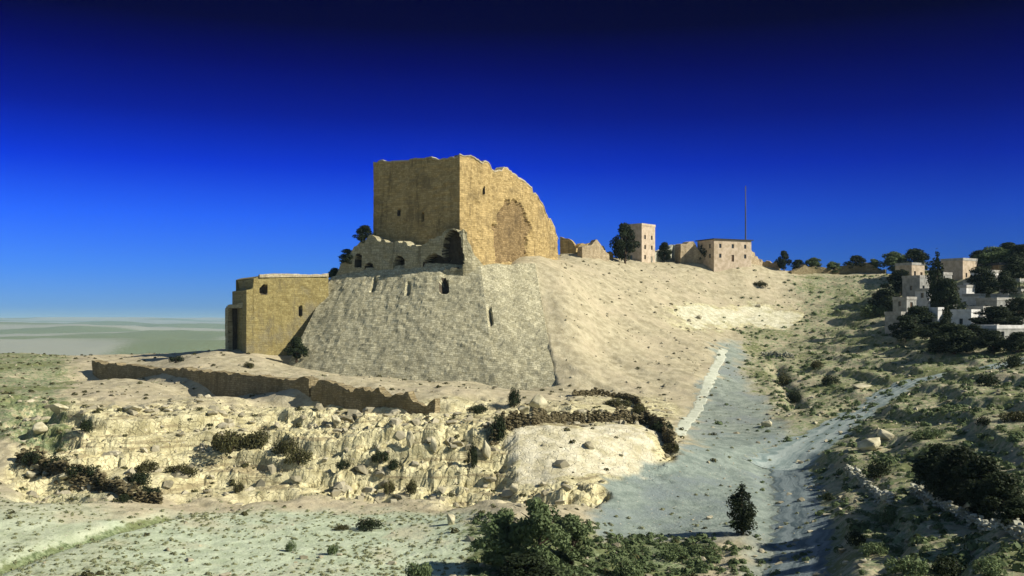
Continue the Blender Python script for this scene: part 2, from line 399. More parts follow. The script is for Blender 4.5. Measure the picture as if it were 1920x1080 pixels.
M_GROUND = mat_ground()
M_KEEP = mat_masonry('keep_masonry', (0.29,0.21,0.085), (0.50,0.375,0.17), (0.20,0.15,0.07), 1.15, 0.52, 0.03)
M_KEEPPALE = mat_masonry('parapet_masonry', (0.38,0.325,0.21), (0.54,0.48,0.34), (0.30,0.25,0.15), 1.2, 0.6)
M_BREACH = mat_masonry('brown_core_rubble', (0.155,0.105,0.045), (0.32,0.23,0.11), (0.12,0.085,0.045), 0.9, 0.5)
M_GLACIS = mat_masonry('glacis_masonry', (0.29,0.265,0.16), (0.55,0.515,0.345), (0.28,0.265,0.175), 1.35, 0.62, 0.06)
M_RUIN = mat_masonry('ruin_masonry', (0.25,0.225,0.13), (0.43,0.40,0.27), (0.17,0.155,0.09), 1.1, 0.6)
M_TOWER = mat_masonry('tower_masonry', (0.215,0.17,0.065), (0.33,0.28,0.12), (0.21,0.19,0.125), 1.1, 0.5, 0.03)
M_TAN2 = mat_masonry('sandy_masonry', (0.30,0.235,0.145), (0.46,0.38,0.25), (0.22,0.17,0.10), 0.9, 0.45, 0.03)
M_WALL = mat_masonry('brown_wall_masonry', (0.17,0.135,0.07), (0.30,0.25,0.145), (0.13,0.11,0.055), 0.9, 0.42)
M_PALEWALL = mat_masonry('pale_wall_masonry', (0.36,0.36,0.27), (0.56,0.56,0.46), (0.26,0.26,0.18), 0.7, 0.35)
M_OPENSHADE = mat_plain('opening_shade', (0.05,0.04,0.028), (0.09,0.075,0.05))  # stone darkened in colour to paint the shade inside openings
M_ROCK = mat_plain('boulder_rock', (0.33,0.30,0.185), (0.56,0.52,0.36), 1.1, 0.95, 0.6)
M_ROCKGREY = mat_plain('grey_rock', (0.24,0.24,0.19), (0.44,0.44,0.37), 1.1, 0.95, 0.6)
M_BARK = mat_plain('bark', (0.05,0.035,0.022), (0.11,0.08,0.055), 6)
M_LEAFDARK = mat_leaf('dark_leaves', (0.012,0.019,0.008), (0.048,0.066,0.026))
M_LEAFGREEN = mat_leaf('green_leaves', (0.065,0.098,0.038), (0.195,0.25,0.11))
M_LEAFOLIVE = mat_leaf('olive_leaves', (0.045,0.046,0.016), (0.12,0.115,0.045))
M_PLASTER = mat_plain('white_plaster', (0.50,0.49,0.46), (0.68,0.67,0.64), 0.8)
M_TAN = mat_plain('tan_plaster', (0.36,0.29,0.20), (0.52,0.43,0.32), 0.8)
M_GREYPL = mat_plain('grey_render', (0.22,0.22,0.20), (0.36,0.36,0.33), 0.8)
M_BROWNPL = mat_plain('brown_stone_house', (0.17,0.12,0.065), (0.28,0.21,0.12), 0.8)
M_ROOF = mat_plain('flat_roof_concrete', (0.26,0.25,0.22), (0.40,0.39,0.35), 0.9)
M_DARKROOF = mat_plain('dark_roof', (0.025,0.028,0.035), (0.05,0.05,0.06), 0.9)
M_WOOD = mat_plain('door_wood', (0.05,0.03,0.018), (0.10,0.065,0.04), 3)
def mat_track(name, c1, c2, rut, shoulder):
    t = NT(name); uv = t.n('ShaderNodeUVMap').outputs[0]; ob = t.n('ShaderNodeTexCoord').outputs['Object']
    sp = t.n('ShaderNodeSeparateXYZ'); t.l(uv, sp.inputs[0]); n = t.noise(ob, 0.5, 5, 0.65); nf = t.noise(ob, 3.5, 4, 0.6)
    mp = t.n('ShaderNodeMapping'); mp.inputs['Scale'].default_value = (9, 0.10, 1); t.l(uv, mp.inputs['Vector']); st = t.noise(mp.outputs[0], 1.0, 4, 0.6)
    u = t.math('ADD', sp.outputs['X'], t.math('MULTIPLY', t.math('SUBTRACT', n, 0.5), 0.10))
    d = t.math('ABSOLUTE', t.math('SUBTRACT', t.math('ABSOLUTE', t.math('SUBTRACT', u, 0.5)), 0.2))
    c = t.mix(t.ramp(n, 0.3, 0.7), c1, c2)
    c = t.mix(t.math('MULTIPLY', t.ramp(st, 0.42, 0.66), 0.7), c, rut)
    c = t.mix(t.math('MULTIPLY', t.ramp(d, 0.09, 0.03), 0.6), c, rut)
    c = t.mix(t.math('MULTIPLY', t.ramp(t.math('ABSOLUTE', t.math('SUBTRACT', u, 0.5)), 0.40, 0.48), 0.8), c, shoulder)
    c = t.mix(t.ramp(nf, 0.60, 0.72), c, c2)
    t.col(c); t.bump(t.math('ADD', nf, st), 0.5, 0.15); return t.m
M_TRACK = mat_track('track_gravel', (0.16,0.215,0.20), (0.27,0.335,0.31), (0.42,0.475,0.43), (0.24,0.26,0.17))
M_SLATE = mat_track('slate_gravel', (0.075,0.11,0.12), (0.135,0.175,0.18), (0.25,0.30,0.295), (0.16,0.18,0.13))
M_PATH = mat_plain('path_dust', (0.40,0.42,0.32), (0.52,0.54,0.43), 0.7, 0.95, 0.4)
M_METAL = mat_plain('pole_metal', (0.05,0.055,0.06), (0.10,0.105,0.11), 3, 0.6)
tg = NT('window_glass'); tg.col((0.02,0.025,0.03)); tg.b.inputs['Roughness'].default_value = 0.15; tg.b.inputs['Specular IOR Level'].default_value = 0.5; M_GLASS = tg.m

# ------------------------------------------------------------------ ground sheet
def build_ground():
    nu = 1000
    u = np.linspace(-0.95, 0.95, nu)
    ys = [-25.0]
    while ys[-1] < 345:
        y = ys[-1]
        st = 1.6 if y < 55 else (0.30 if y < 170 else (0.5 if y < 240 else 0.75))
        ys.append(y+st)
    while ys[-1] < 24000: ys.append(ys[-1]*1.022)
    ys = np.array(ys); U, Y = np.meshgrid(u, ys)
    X = U*(Y+45)
    z, veg, dust, cool, rock = H(X, Y, True)
    nr = len(ys)
    V = np.stack([X, Y, z], -1).reshape(-1, 3)
    i = np.arange((nr-1)*(nu-1)); r = i//(nu-1); c = i % (nu-1); a = r*nu+c
    Fc = np.stack([a, a+1, a+nu+1, a+nu], 1)
    o = mesh_obj('ground', V, Fc, M_GROUND, smooth=True)
    rf = rock.reshape(-1)[Fc[:, 0]]; o.data.polygons.foreach_set('use_smooth', rf < 0.5)
    ca = o.data.color_attributes.new('zone', 'FLOAT_COLOR', 'POINT')
    ca.data.foreach_set('color', np.stack([veg, dust, cool, rock], -1).reshape(-1).astype(np.float32))
    return tag(o, 'stony desert hillside with dry grass and pale rock', 'ground', kind='structure')
RP1 = [hit(*p) for p in [(1960,664),(1850,682),(1760,694),(1690,722),(1610,766),(1530,816),(1450,862)]]
RP2 = [hit(*p) for p in [(1358,655),(1338,700),(1318,745),(1296,785),(1268,822)]]
RP3 = [hit(*p) for p in [(1475,1110),(1492,1050),(1502,1000),(1500,950),(1490,900),(1474,858)]]
ROADS += [([p[:2] for p in RP1], 6.0), ([p[:2] for p in RP2], 2.4), ([p[:2] for p in RP3], 4.5)]
build_ground()

def ribbon(name, pts, widths, mat, label, cat, lift=0.06):
    P = [Vector((p[0], p[1], 0)) for p in pts]
    out = []; ww = []
    for k in range(len(P)-1):           # Catmull-Rom
        p0 = P[max(k-1,0)]; p1 = P[k]; p2 = P[k+1]; p3 = P[min(k+2,len(P)-1)]
        m = max(3, int((p2-p1).length/0.35))
        for j in range(m):
            s = j/m
            out.append(0.5*((2*p1)+(p2-p0)*s+(2*p0-5*p1+4*p2-p3)*s*s+(3*p1-p0-3*p2+p3)*s**3)); ww.append(widths[k]*(1-s)+widths[k+1]*s)
    out.append(P[-1]); ww.append(widths[-1])
    n = len(out); m = 13; V = np.zeros((n, m, 3))
    for k, p in enumerate(out):
        tn = (out[min(k+1,n-1)]-out[max(k-1,0)]).normalized(); nn = Vector((-tn.y, tn.x, 0))
        w = ww[k]*(1+0.28*float(fbm(np.array([k*0.21]), np.array([0.0]), 5, 3)[0])); of = 0.4*float(fbm(np.array([k*0.17]), np.array([9.0]), 6, 3)[0])
        for j in range(m):
            q = p+nn*(w*(j/(m-1)-0.5)+of); V[k, j] = (q.x, q.y, 0)
    z = H(V[:,:,0], V[:,:,1]); edge = np.abs(np.linspace(-1, 1, m))[None, :]
    V[:,:,2] = z+lift-np.where(edge > 0.9, lift*1.6, 0)
    i = np.arange((n-1)*(m-1)); a = (i//(m-1))*m+i % (m-1)
    uvr = np.stack(np.broadcast_arrays(np.linspace(0, 1, m)[None, :], (np.arange(n)*0.35)[:, None]), -1)
    o = mesh_obj(name, V.reshape(-1,3), np.stack([a, a+1, a+m+1, a+m], 1), mat, uv=uvr.reshape(-1, 2), smooth=True)
    return tag(o, label, cat, kind='structure')

# ------------------------------------------------------------------ masonry builders
def resample(pts, res):
    P = [np.array(p, float) for p in pts]; out = [P[0]]
    for a, b in zip(P[:-1], P[1:]):
        m = max(1, int(round(np.linalg.norm((b-a)[:2])/res)))
        for j in range(1, m+1): out.append(a+(b-a)*j/m)
    return np.array(out)

def face_sheet(bot, top, nv, disp, seed, openings=(), inward=None, rough=1.0):
    """A masonry face between a bottom polyline and a top polyline; openings sink into it. Returns verts (n,nv,3), uv, per-cell opening number."""
    n = len(bot); t = np.linspace(0, 1, nv)[None, :, None]
    V = bot[:, None, :]*(1-t)+top[:, None, :]*t
    s = np.concatenate([[0], np.cumsum(np.linalg.norm(np.diff(bot, axis=0), axis=1))])
    hh = np.linalg.norm(top-bot, axis=1)
    UVu = np.repeat(s[:, None], nv, 1); UVv = hh[:, None]*t[0, :, 0][None, :]
    if inward is None:
        d = np.gradient(bot[:, :2], axis=0); d /= np.linalg.norm(d, axis=1)[:, None]+1e-9
        inward = np.stack([-d[:, 1], d[:, 0], np.zeros(n)], 1)
    D = disp*fbm(UVu/1.8, UVv/1.8, seed, 3)+disp*1.6*fbm(UVu/7, UVv/7, seed+5, 2)+disp*0.8*(_hash(np.floor(UVu/1.4+0.5*(np.floor(UVv/0.7) % 2)), np.floor(UVv/0.7), seed)-0.5)*rough
    cell = -np.ones((n-1, nv-1), int)
    uc = 0.25*(UVu[1:, 1:]+UVu[:-1, 1:]+UVu[1:, :-1]+UVu[:-1, :-1])
    zc = 0.25*(V[1:, 1:, 2]+V[:-1, 1:, 2]+V[1:, :-1, 2]+V[:-1, :-1, 2])
    for k, (us, z0, w, h, dep, jag) in enumerate(openings):
        def inside(U, Z):
            jj = jag*(fbm(U/0.9, Z/0.9, seed+77+k, 2)*0.5+fbm(U/3.5, Z/3.5, seed+87+k, 2)*1.2)
            top_h = h*np.sqrt(np.clip(1-(np.abs(U-us)/(w*0.56))**2.6, 0, 1))
            return (np.abs(U-us) < w/2+jj) & (Z > z0+jj*0.3) & (Z < z0+np.maximum(top_h, h*0.55)+jj)
        iv = inside(UVu, V[:, :, 2]); D = np.where(iv, D+dep, D)
        cell[inside(uc, zc)] = k
    V = V+inward[:, None, :]*D[:, :, None]
    return V, np.stack([UVu, UVv], -1), cell

def sheet_faces(n, nv, flip=False):
    i = np.arange((n-1)*(nv-1)); a = (i//(nv-1))*nv+i % (nv-1)
    f = np.stack([a, a+nv, a+nv+1, a+1], 1)
    return f[:, ::-1] if flip else f

def strip_wall(name, pts, z0, ztop, thick, mat, parent=None, res=0.55, disp=0.10, seed=1, rag=0.6, openings=(), omat=None, oname='opening', vres=0.6):
    """A wall along pts (front on the right hand when walking from first to last... towards the viewer); z0, ztop arrays on pts."""
    P = resample([(p[0], p[1], a) for p, a in zip(pts, z0)], res)
    T = resample([(p[0], p[1], a) for p, a in zip(pts, ztop)], res)
    n = len(P); s = np.arange(n)*res
    T[:, 2] += rag*(fbm(s/3.1, s*0, seed+9, 3)+0.6*(vnoise(np.floor(s/1.2), s*0, seed+4)-0.5))
    T[:, 2] = np.maximum(T[:, 2], P[:, 2]+0.15)
    nv = max(3, int(np.max(T[:, 2]-P[:, 2])/vres)+1)
    d = np.gradient(P[:, :2], axis=0); d /= np.linalg.norm(d, axis=1)[:, None]+1e-9
    inw = np.stack([-d[:, 1], d[:, 0], np.zeros(n)], 1)
    V, uv, cell = face_sheet(P, T, nv, disp, seed, openings, inw)
    B = P+inw*thick; BT = T+inw*thick
    BT[:, 2] += 0.3*rag*fbm(s/2.2, s*0+3, seed+19, 2)
    V2, uv2, _ = face_sheet(B, BT, nv, disp, seed+30, (), -inw)
    nv2 = n*nv
    allv = np.concatenate([V.reshape(-1, 3), V2.reshape(-1, 3)]); alluv = np.concatenate([uv.reshape(-1, 2), uv2.reshape(-1, 2)])
    f1 = sheet_faces(n, nv); cl = cell.reshape(-1)
    fs = [f1[cl < 0], sheet_faces(n, nv, True)+nv2]
    k = np.arange(n-1); a = k*nv+nv-1
    fs.append(np.stack([a, a+nv, a+nv+nv2, a+nv2], 1))
    j = np.arange(nv-1)
    fs.append(np.stack([j, j+1, j+1+nv2, j+nv2], 1)); e = (n-1)*nv+j
    fs.append(np.stack([e+1, e, e+nv2, e+1+nv2], 1))
    o = mesh_obj(name, allv, np.concatenate(fs), mat, parent, alluv)
    for q in range(len(openings)):
        if (cl == q).any(): sub_mesh(oname, V.reshape(-1, 3), f1[cl == q], uv.reshape(-1, 2), omat or M_OPENSHADE, parent or o)
    return o
def sub_mesh(name, V, f, uv, mat, parent):
    ids, inv = np.unique(f, return_inverse=True)
    return mesh_obj(name, V[ids], inv.reshape(f.shape), mat, parent, uv[ids])

def on_line(a, b, t): return tuple(a[i]+(b[i]-a[i])*t for i in range(len(a)))

# ------------------------------------------------------------------ the castle keep
def build_keep():
    root = empty('castle_keep', (-12, 250, 10), 'tall ruined golden stone keep with a shaded flank, highest on the hill', 'castle keep')
    inv = Vector(root.location)
    # perimeter walked so that outside lies to the right hand: from the far left, along the front, to the far right, and round the back
    per = [(700,303,250.5),(735,303,249),(862,294,240.5)]
    right = [(862,294,240.5),(905,303,246),(945,317,252.5),(975,334,258),(1003,353,263.5),(1020,378,267.5),(1030,410,271),(1046,447,276)]
    pts = []; top = []
    for px, py, Y in per+right[1:]:
        w = W(px, py, Y); pts.append(w[:2]); top.append(w[2])
    nf = len(pts)
    back = [((6,292),20),((-14,290),33),((-33,276),38)]
    for p, z in back: pts.append(p); top.append(z)
    pts.append(pts[0]); top.append(top[0])
    res = 0.5
    P = resample([(p[0], p[1], 3.0) for p in pts], res); T = resample([(p[0], p[1], z) for p, z in zip(pts, top)], res)
    n = len(P); s = np.concatenate([[0], np.cumsum(np.linalg.norm(np.diff(P, axis=0), axis=1))])
    cs = np.concatenate([[0], np.cumsum([math.dist(a, b) for a, b in zip(pts[:-1], pts[1:])])])
    T[:, 2] += 0.7*fbm(s/2.6, s*0, 71, 3)*sst(cs[1], cs[2]+4, s) + 0.8*(vnoise(np.floor(s/2.1+0.8*vnoise(s/5, s*0, 79)), s*0, 72)-0.5) - 1.4*sst(0.62, 0.72, vnoise(s/3.4, s*0, 74))*sst(cs[2]+1, cs[2]+3, s) + 0.25*fbm(s/4, s*0, 73, 2)
    T[-1] = T[0]
    nv = 74
    d = np.gradient(P[:, :2], axis=0); d[0] = d[-1] = P[1, :2]-P[0, :2]; d /= np.linalg.norm(d, axis=1)[:, None]
    inw = np.stack([-d[:, 1], d[:, 0], np.zeros(n)], 1)
    # keep corner normals from twisting
    sb = cs[2]+ math.dist(pts[2], pts[4])*1.0
    pxk = 960+F*P[:, 0]/P[:, 1]; m_ = (s > cs[2]) & (s < cs[9]); sk = lambda px: float(np.interp(px, pxk[m_], s[m_]))
    ops = [((sk(928)+sk(990))/2, 14.5, sk(990)-sk(928), 17.0, 0.55, 1.6),      # brown breach in the sunlit flank
           (cs[1]+9.0, 24.5, 0.6, 1.9, 1.2, 0.0),
           (cs[1]+2.0, 26.0, 0.6, 1.9, 1.2, 0.0),
           (cs[3]+0.5, 31.0, 0.7, 1.9, 1.2, 0.0)]
    V, uv, cell = face_sheet(P, T, nv, 0.12, 200, ops, inw, rough=2.2)
    V[-1] = V[0]
    ledge = 2.6
    IT = T+inw*ledge; IB = IT.copy(); IB[:, 2] = np.minimum(T[:, 2]-1.2, 60)-0.6
    nv2 = n*nv
    allv = np.concatenate([V.reshape(-1, 3), IT, IB])-np.array(inv); uvs = np.concatenate([uv.reshape(-1, 2), np.stack([s, T[:, 2]+2], 1), np.stack([s, T[:, 2]+4], 1)])
    f1 = sheet_faces(n, nv); cl = cell.reshape(-1)
    k = np.arange(n-1); a = k*nv+nv-1
    fs = [f1[cl < 0], np.stack([nv2+k, nv2+k+1, nv2+n+k+1, nv2+n+k], 1)]
    mesh_obj('wall', allv, np.concatenate(fs), M_KEEP, root, uvs)
    # worn coping along the wall top, paler than the wall
    cop = T.copy(); lo = cop-inw*0.12; hi = lo.copy(); hi[:, 2] += 0.22+0.25*vnoise(s/1.1, s*0, 5); hin = hi+inw*(ledge+0.1); lin = hin.copy(); lin[:, 2] = lo[:, 2]
    cv = np.concatenate([lo, hi, hin, lin])-np.array(inv); fc = []
    lo_i, hi_i, hin_i, lin_i = 0, n, 2*n, 3*n
    for q in (0, 1, 2): fc.append(np.stack([q*n+k, q*n+k+1, (q+1)*n+k+1, (q+1)*n+k], 1))
    fc.append(np.stack([3*n+k, 3*n+k+1, k+1, k], 1))
    mesh_obj('parapet', cv, np.concatenate(fc), M_KEEPPALE, root, np.concatenate([np.stack([s, q+s*0], 1) for q in range(4)]))
    for q, nm in enumerate(('breach', 'arrow_slit', 'arrow_slit', 'arrow_slit')):
        if (cl == q).any(): sub_mesh(nm, V.reshape(-1, 3)-np.array(inv), f1[cl == q], uv.reshape(-1, 2), M_BREACH if q == 0 else M_OPENSHADE, root)
    # wall-walk floor inside the parapet
    c = IB.mean(0); rings = [IB+(c-IB)*t for t in (0, 0.35, 0.7, 0.97)]
    fv = np.concatenate(rings)-np.array(inv)
    fc = [np.stack([q*n+k, q*n+k+1, (q+1)*n+k+1, (q+1)*n+k], 1) for q in range(3)]
    last = np.arange(3*n, 4*n-1)
    mesh_obj('roof', fv, np.concatenate(fc), M_RUIN, root, fv[:, :2])
build_keep()

# ------------------------------------------------------------------ glacis below the keep
def build_glacis():
    bot = [W(528,694,229), W(640,700,222), W(800,709,214), W(930,717,208), W(1046,727,203.5)]
    top = [W(622,520,248), W(700,500,245), W(800,492,239.5), W(900,497,237), W(1003,492,244)]
    bot = [(x, y, z-1.6) for x, y, z in bot]
    B = resample(bot, 0.7); n = len(B)
    tp = np.array(top); tt = np.linspace(0, 1, n)
    sB = np.concatenate([[0], np.cumsum(np.linalg.norm(np.diff(np.array(bot)[:, :2], axis=0), axis=1))]); sB /= sB[-1]
    T = np.stack([np.interp(tt, sB, tp[:, q]) for q in range(3)], 1)
    T[:, 2] += 0.5*fbm(tt*12, tt*0, 31, 3)
    dirv = T-B; d = np.gradient(B[:, :2], axis=0); d /= np.linalg.norm(d, axis=1)[:, None]
    tang = np.stack([d[:, 0], d[:, 1], 0*d[:, 0]], 1); nrm = np.cross(dirv, tang); nrm /= np.linalg.norm(nrm, axis=1)[:, None]
    nrm *= np.where(nrm[:, 1] < 0, -1, 1)[:, None]
    L = np.linalg.norm(np.diff(B, axis=0), axis=1); s = np.concatenate([[0], np.cumsum(L)])
    def s_at(px):
        pxs = 960+F*(0.35*B[:, 0]+0.65*T[:, 0])/(0.35*B[:, 1]+0.65*T[:, 1]); return float(np.interp(px, pxs, s))
    ops = [(s_at(833), 6.4, 2.3, 3.6, 1.9, 0.2), (s_at(690), 7.0, 1.4, 4.0, 0.7, 0.3), (s_at(762), 6.0, 1.2, 3.4, 0.6, 0.2), (s_at(915), -1.2, 0.9, 4.0, 1.2, 0.15)]
    V, uv, cell = face_sheet(B, T, 64, 0.13, 320, ops, nrm, rough=1.6)
    nv = 64; f1 = sheet_faces(n, nv); cl = cell.reshape(-1)
    root = empty('glacis', tuple(B[n//2]), 'broad sloping grey stone glacis under the keep', 'glacis wall'); o = np.array(root.location)
    # solid: a shelf behind the top edge, and both ends closed down into the hill
    back = T.copy(); back[:, 1] += 9; back[:, 2] += 0.3
    e0 = np.array([B[0]+np.array([6, 16, 0]), T[0]+np.array([4, 12, -1])]); e1 = np.array([B[-1]+np.array([5, 26, 0]), T[-1]+np.array([2, 14, 0])])
    allv = np.concatenate([V.reshape(-1, 3), back])-o; base = n*nv; k = np.arange(n-1)
    uvs = np.concatenate([uv.reshape(-1, 2), np.stack([s, s*0+40], 1)])
    fs = [f1[cl < 0], np.stack([k*nv+nv-1, (k+1)*nv+nv-1, base+k+1, base+k], 1)]
    mesh_obj('wall', allv, np.concatenate(fs), M_GLACIS, root, uvs)
    for q in range(len(ops)):
        if (cl == q).any(): sub_mesh('niche', V.reshape(-1, 3)-o, f1[cl == q], uv.reshape(-1, 2), M_OPENSHADE if q in (0,) else M_RUIN, root)
    for nm, bt, tp_, e in (('side_wall', B[0], T[0], e0), ('side_wall', B[-1], T[-1], e1)):
        m = 30; t = np.linspace(0, 1, m)[:, None]
        a = bt*(1-t)+tp_*t; b = e[0]*(1-t)+e[1]*t; q = 26; u = np.linspace(0, 1, q)[None, :, None]
        G = a[:, None, :]*(1-u)+b[:, None, :]*u
        G[:, 1:, :2] += (0.25*fbm(G[:, 1:, 1], G[:, 1:, 2], 55, 3))[:, :, None]
        mesh_obj(nm, G.reshape(-1, 3)-o, sheet_faces(m, q), M_GLACIS, root, G[:, :, 1:].reshape(-1, 2))
build_glacis()

# broken wall between keep and glacis, with black openings
def build_broken_wall():
    def pl(L): return [W(*p)[:2] for p in L], [W(p[0], p[1], p[2])[2] for p in L]
    top = [(618,538,249.5),(640,498,247.5),(668,462,246),(694,440,244.5),(740,455,242),(790,462,239),(822,436,237),(868,428,235.2),(886,470,236),(905,500,238)]
    pts, zt = pl(top); z0 = [W(p[0], 515, p[2])[2]-3.5 for p in top]
    P = resample([(p[0], p[1], 0) for p in pts], 0.4); s = np.concatenate([[0], np.cumsum(np.linalg.norm(np.diff(P, axis=0), axis=1))])
    pxs = 960+F*P[:, 0]/P[:, 1]; sa = lambda px: float(np.interp(px, pxs, s))
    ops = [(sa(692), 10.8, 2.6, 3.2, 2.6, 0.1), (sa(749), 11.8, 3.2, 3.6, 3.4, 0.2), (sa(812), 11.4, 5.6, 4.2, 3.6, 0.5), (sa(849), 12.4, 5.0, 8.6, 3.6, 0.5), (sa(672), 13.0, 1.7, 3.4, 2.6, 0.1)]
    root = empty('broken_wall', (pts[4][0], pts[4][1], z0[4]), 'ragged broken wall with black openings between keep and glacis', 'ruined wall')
    o = strip_wall('wall', pts, z0, zt, 4.2, M_RUIN, root, 0.4, 0.16, 410, 1.3, ops, M_OPENSHADE, 'opening', 0.4)
    for c in root.children: c.matrix_parent_inverse = root.matrix_basis.inverted()
    return root
def unparent_offset(root):
    from mathutils import Matrix
    inv = Matrix.Translation(root.location).inverted()
    for c in root.children: c.matrix_parent_inverse = inv
unparent_offset(build_broken_wall())

# ------------------------------------------------------------------ lower tower on the left
def build_tower():
    root = empty('square_tower', (-53, 239, -8), 'square golden stone tower lower than the keep, at its left', 'tower')
    A = W(464,517,268); Bp = W(612,517,259)
    pts = [A[:2], Bp[:2], (Bp[0]+6, Bp[1]+16), (A[0]+7, A[1]+15), A[:2]]
    pts0 = pts[:4]
    zt = [A[2]-1.6, A[2], A[2], A[2]-0.5]
    # front face with stepped, broken left shoulder
    front = [W(462,545,233.5), W(474,541,234.2), W(476,524,234.3), W(486,519,235), W(616,517,243.5)]
    strip_wall('wall', [p[:2] for p in front], [-9.5]*5, [p[2] for p in front], 15, M_TOWER, root, 0.5, 0.12, 500, 0.35,
               [(4.2, 6.2, 1.5, 2.2, 1.6, 0.1), (13, 1.0, 0.7, 2.2, 1.2, 0)], M_OPENSHADE, 'window', 0.5)
    cp = [W(487,515.5,234.8), W(616,514,243.3)]
    strip_wall('parapet', [p[:2] for p in cp], [cp[0][2]-0.6, cp[1][2]-0.6], [cp[0][2]+0.15, cp[1][2]+0.15], 1.2, M_KEEPPALE, root, 0.5, 0.05, 510, 0.25)
    unparent_offset(root)
    # lower gate block to the left with a tall black doorway
    r2 = empty('gate_block', (-65, 238, -8), 'low stone block with a tall black doorway beside the square tower', 'gatehouse')
    ga, gb = W(424,580,240), W(464,560,236); zt = ga[2]+1.2
    q = lambda t, dep=0.0: (ga[0]+(gb[0]-ga[0])*t+dep*0.55, ga[1]+(gb[1]-ga[1])*t+dep*0.83)
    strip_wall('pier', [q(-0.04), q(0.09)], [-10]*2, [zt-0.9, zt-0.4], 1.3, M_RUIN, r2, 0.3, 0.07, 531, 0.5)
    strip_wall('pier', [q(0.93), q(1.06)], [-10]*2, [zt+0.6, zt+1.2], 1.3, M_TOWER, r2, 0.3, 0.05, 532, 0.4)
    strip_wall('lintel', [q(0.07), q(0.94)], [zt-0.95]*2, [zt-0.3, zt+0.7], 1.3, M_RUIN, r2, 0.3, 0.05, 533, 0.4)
    strip_wall('side_wall', [q(-0.04, 7.0), q(-0.04, 1.2)], [-10]*2, [zt-1.0]*2, 0.8, M_OPENSHADE, r2, 0.5, 0.05, 536, 0.3)  # side walls, roof and back wall added to block light behind the doorway
    strip_wall('side_wall', [q(1.02, 7.0), q(1.02, 1.2)], [-10]*2, [zt-1.0]*2, 0.8, M_OPENSHADE, r2, 0.5, 0.05, 537, 0.3)
    strip_wall('roof', [q(-0.03, 0.2), q(1.04, 0.2)], [zt-1.0]*2, [zt-0.5]*2, 7.6, M_OPENSHADE, r2, 0.5, 0.02, 535, 0.1)
    strip_wall('back_wall', [q(-0.04, 7.0), q(1.06, 7.0)], [-10]*2, [zt-0.8, zt], 0.8, M_OPENSHADE, r2, 0.5, 0.05, 534, 0.3)
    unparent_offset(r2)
    # curtain between tower and glacis
    cw = [W(612,562,244.5), W(624,558,246.5), W(640,575,247.5)]
    o = strip_wall('curtain_wall', [p[:2] for p in cw], [-10]*3, [p[2]+1 for p in cw], 3, M_RUIN, None, 0.5, 0.12, 550, 1.0)
    tag(o, 'short grey curtain wall joining square tower to glacis', 'curtain wall')
build_tower()

# ------------------------------------------------------------------ walls on the slopes
tr_ = NT('rubble_stone'); _a = tr_.n('ShaderNodeAttribute', attribute_name='rnd'); _o = tr_.n('ShaderNodeTexCoord').outputs['Object']
_c = tr_.mix(_a.outputs['Fac'], (0.17,0.155,0.10), (0.50,0.46,0.33)); _n = tr_.noise(_o, 2.5, 4); tr_.col(tr_.mix(tr_.ramp(_n, 0.35, 0.7), _c, (0.30,0.27,0.18))); tr_.bump(_n, 0.5, 0.1); M_RUBBLE = tr_.m
def proto_boulder(var):
    r = np.random.default_rng(var+50); bm = bmesh.new()
    for _ in range(17):
        p = r.normal(size=3); p /= np.linalg.norm(p); p *= r.uniform(0.75, 1.1); bm.verts.new(p*np.array([1, 1, 0.9]))
    g = bmesh.ops.convex_hull(bm, input=bm.verts[:])
    bmesh.ops.delete(bm, geom=[e for e in g['geom_interior'] if isinstance(e, bmesh.types.BMVert)], context='VERTS')
    bmesh.ops.bevel(bm, geom=bm.edges[:]+bm.verts[:], offset=0.06, segments=1, affect='EDGES', profile=0.6)
    bmesh.ops.triangulate(bm, faces=bm.faces[:])
    bmesh.ops.subdivide_edges(bm, edges=bm.edges[:], cuts=2, use_grid_fill=True)
    bmesh.ops.triangulate(bm, faces=bm.faces[:])
    for v in bm.verts:
        c = v.co; v.co *= 1+0.09*float(fbm(np.array([c.x*1.8+var+c.z]), np.array([c.y*1.8+c.z*1.3]), 7, 3)[0])
    V = np.array([v.co for v in bm.verts]); Fs = np.array([[q.index for q in f.verts] for f in bm.faces]); bm.free()
    return V, Fs
BP = [proto_boulder(k) for k in range(6)]
def proto_stone(var):
    r = np.random.default_rng(var+90); bm = bmesh.new()
    for _ in range(13):
        p = r.normal(size=3); p /= np.linalg.norm(p); bm.verts.new(p*r.uniform(0.8, 1.1, 3))
    g = bmesh.ops.convex_hull(bm, input=bm.verts[:]); bmesh.ops.delete(bm, geom=[e for e in g['geom_interior'] if isinstance(e, bmesh.types.BMVert)], context='VERTS')
    bmesh.ops.triangulate(bm, faces=bm.faces[:]); bm.verts.index_update()
    out = (np.array([v.co for v in bm.verts]), np.array([[q.index for q in f.verts] for f in bm.faces])); bm.free(); return out
SP = [proto_stone(k) for k in range(8)]
def stone_mesh(name, pos, size, mat, r):
    """One mesh of many angular stones: pos (n,3), size (n,3)."""
    Vs = []; Fs = []; base = 0; rn = []
    for k in range(len(SP)):
        m = np.arange(len(pos)) % len(SP) == k
        if not m.any(): continue
        V, Fc = SP[k]; n = m.sum(); an = r.random(n)*6.28; ca, sa = np.cos(an)[:, None], np.sin(an)[:, None]
        X = V[None]*size[m][:, None, :]
        X = np.stack([X[:, :, 0]*ca-X[:, :, 1]*sa, X[:, :, 0]*sa+X[:, :, 1]*ca, X[:, :, 2]], -1)+pos[m][:, None, :]
        Vs.append(X.reshape(-1, 3)); Fs.append((Fc[None]+(np.arange(n)*len(V))[:, None, None]).reshape(-1, 3)+base); base += n*len(V)
        rn.append(np.repeat(r.random(n), len(V)))
    return mesh_obj(name, np.concatenate(Vs), np.concatenate(Fs), mat, loose_attr={'rnd': np.concatenate(rn)})
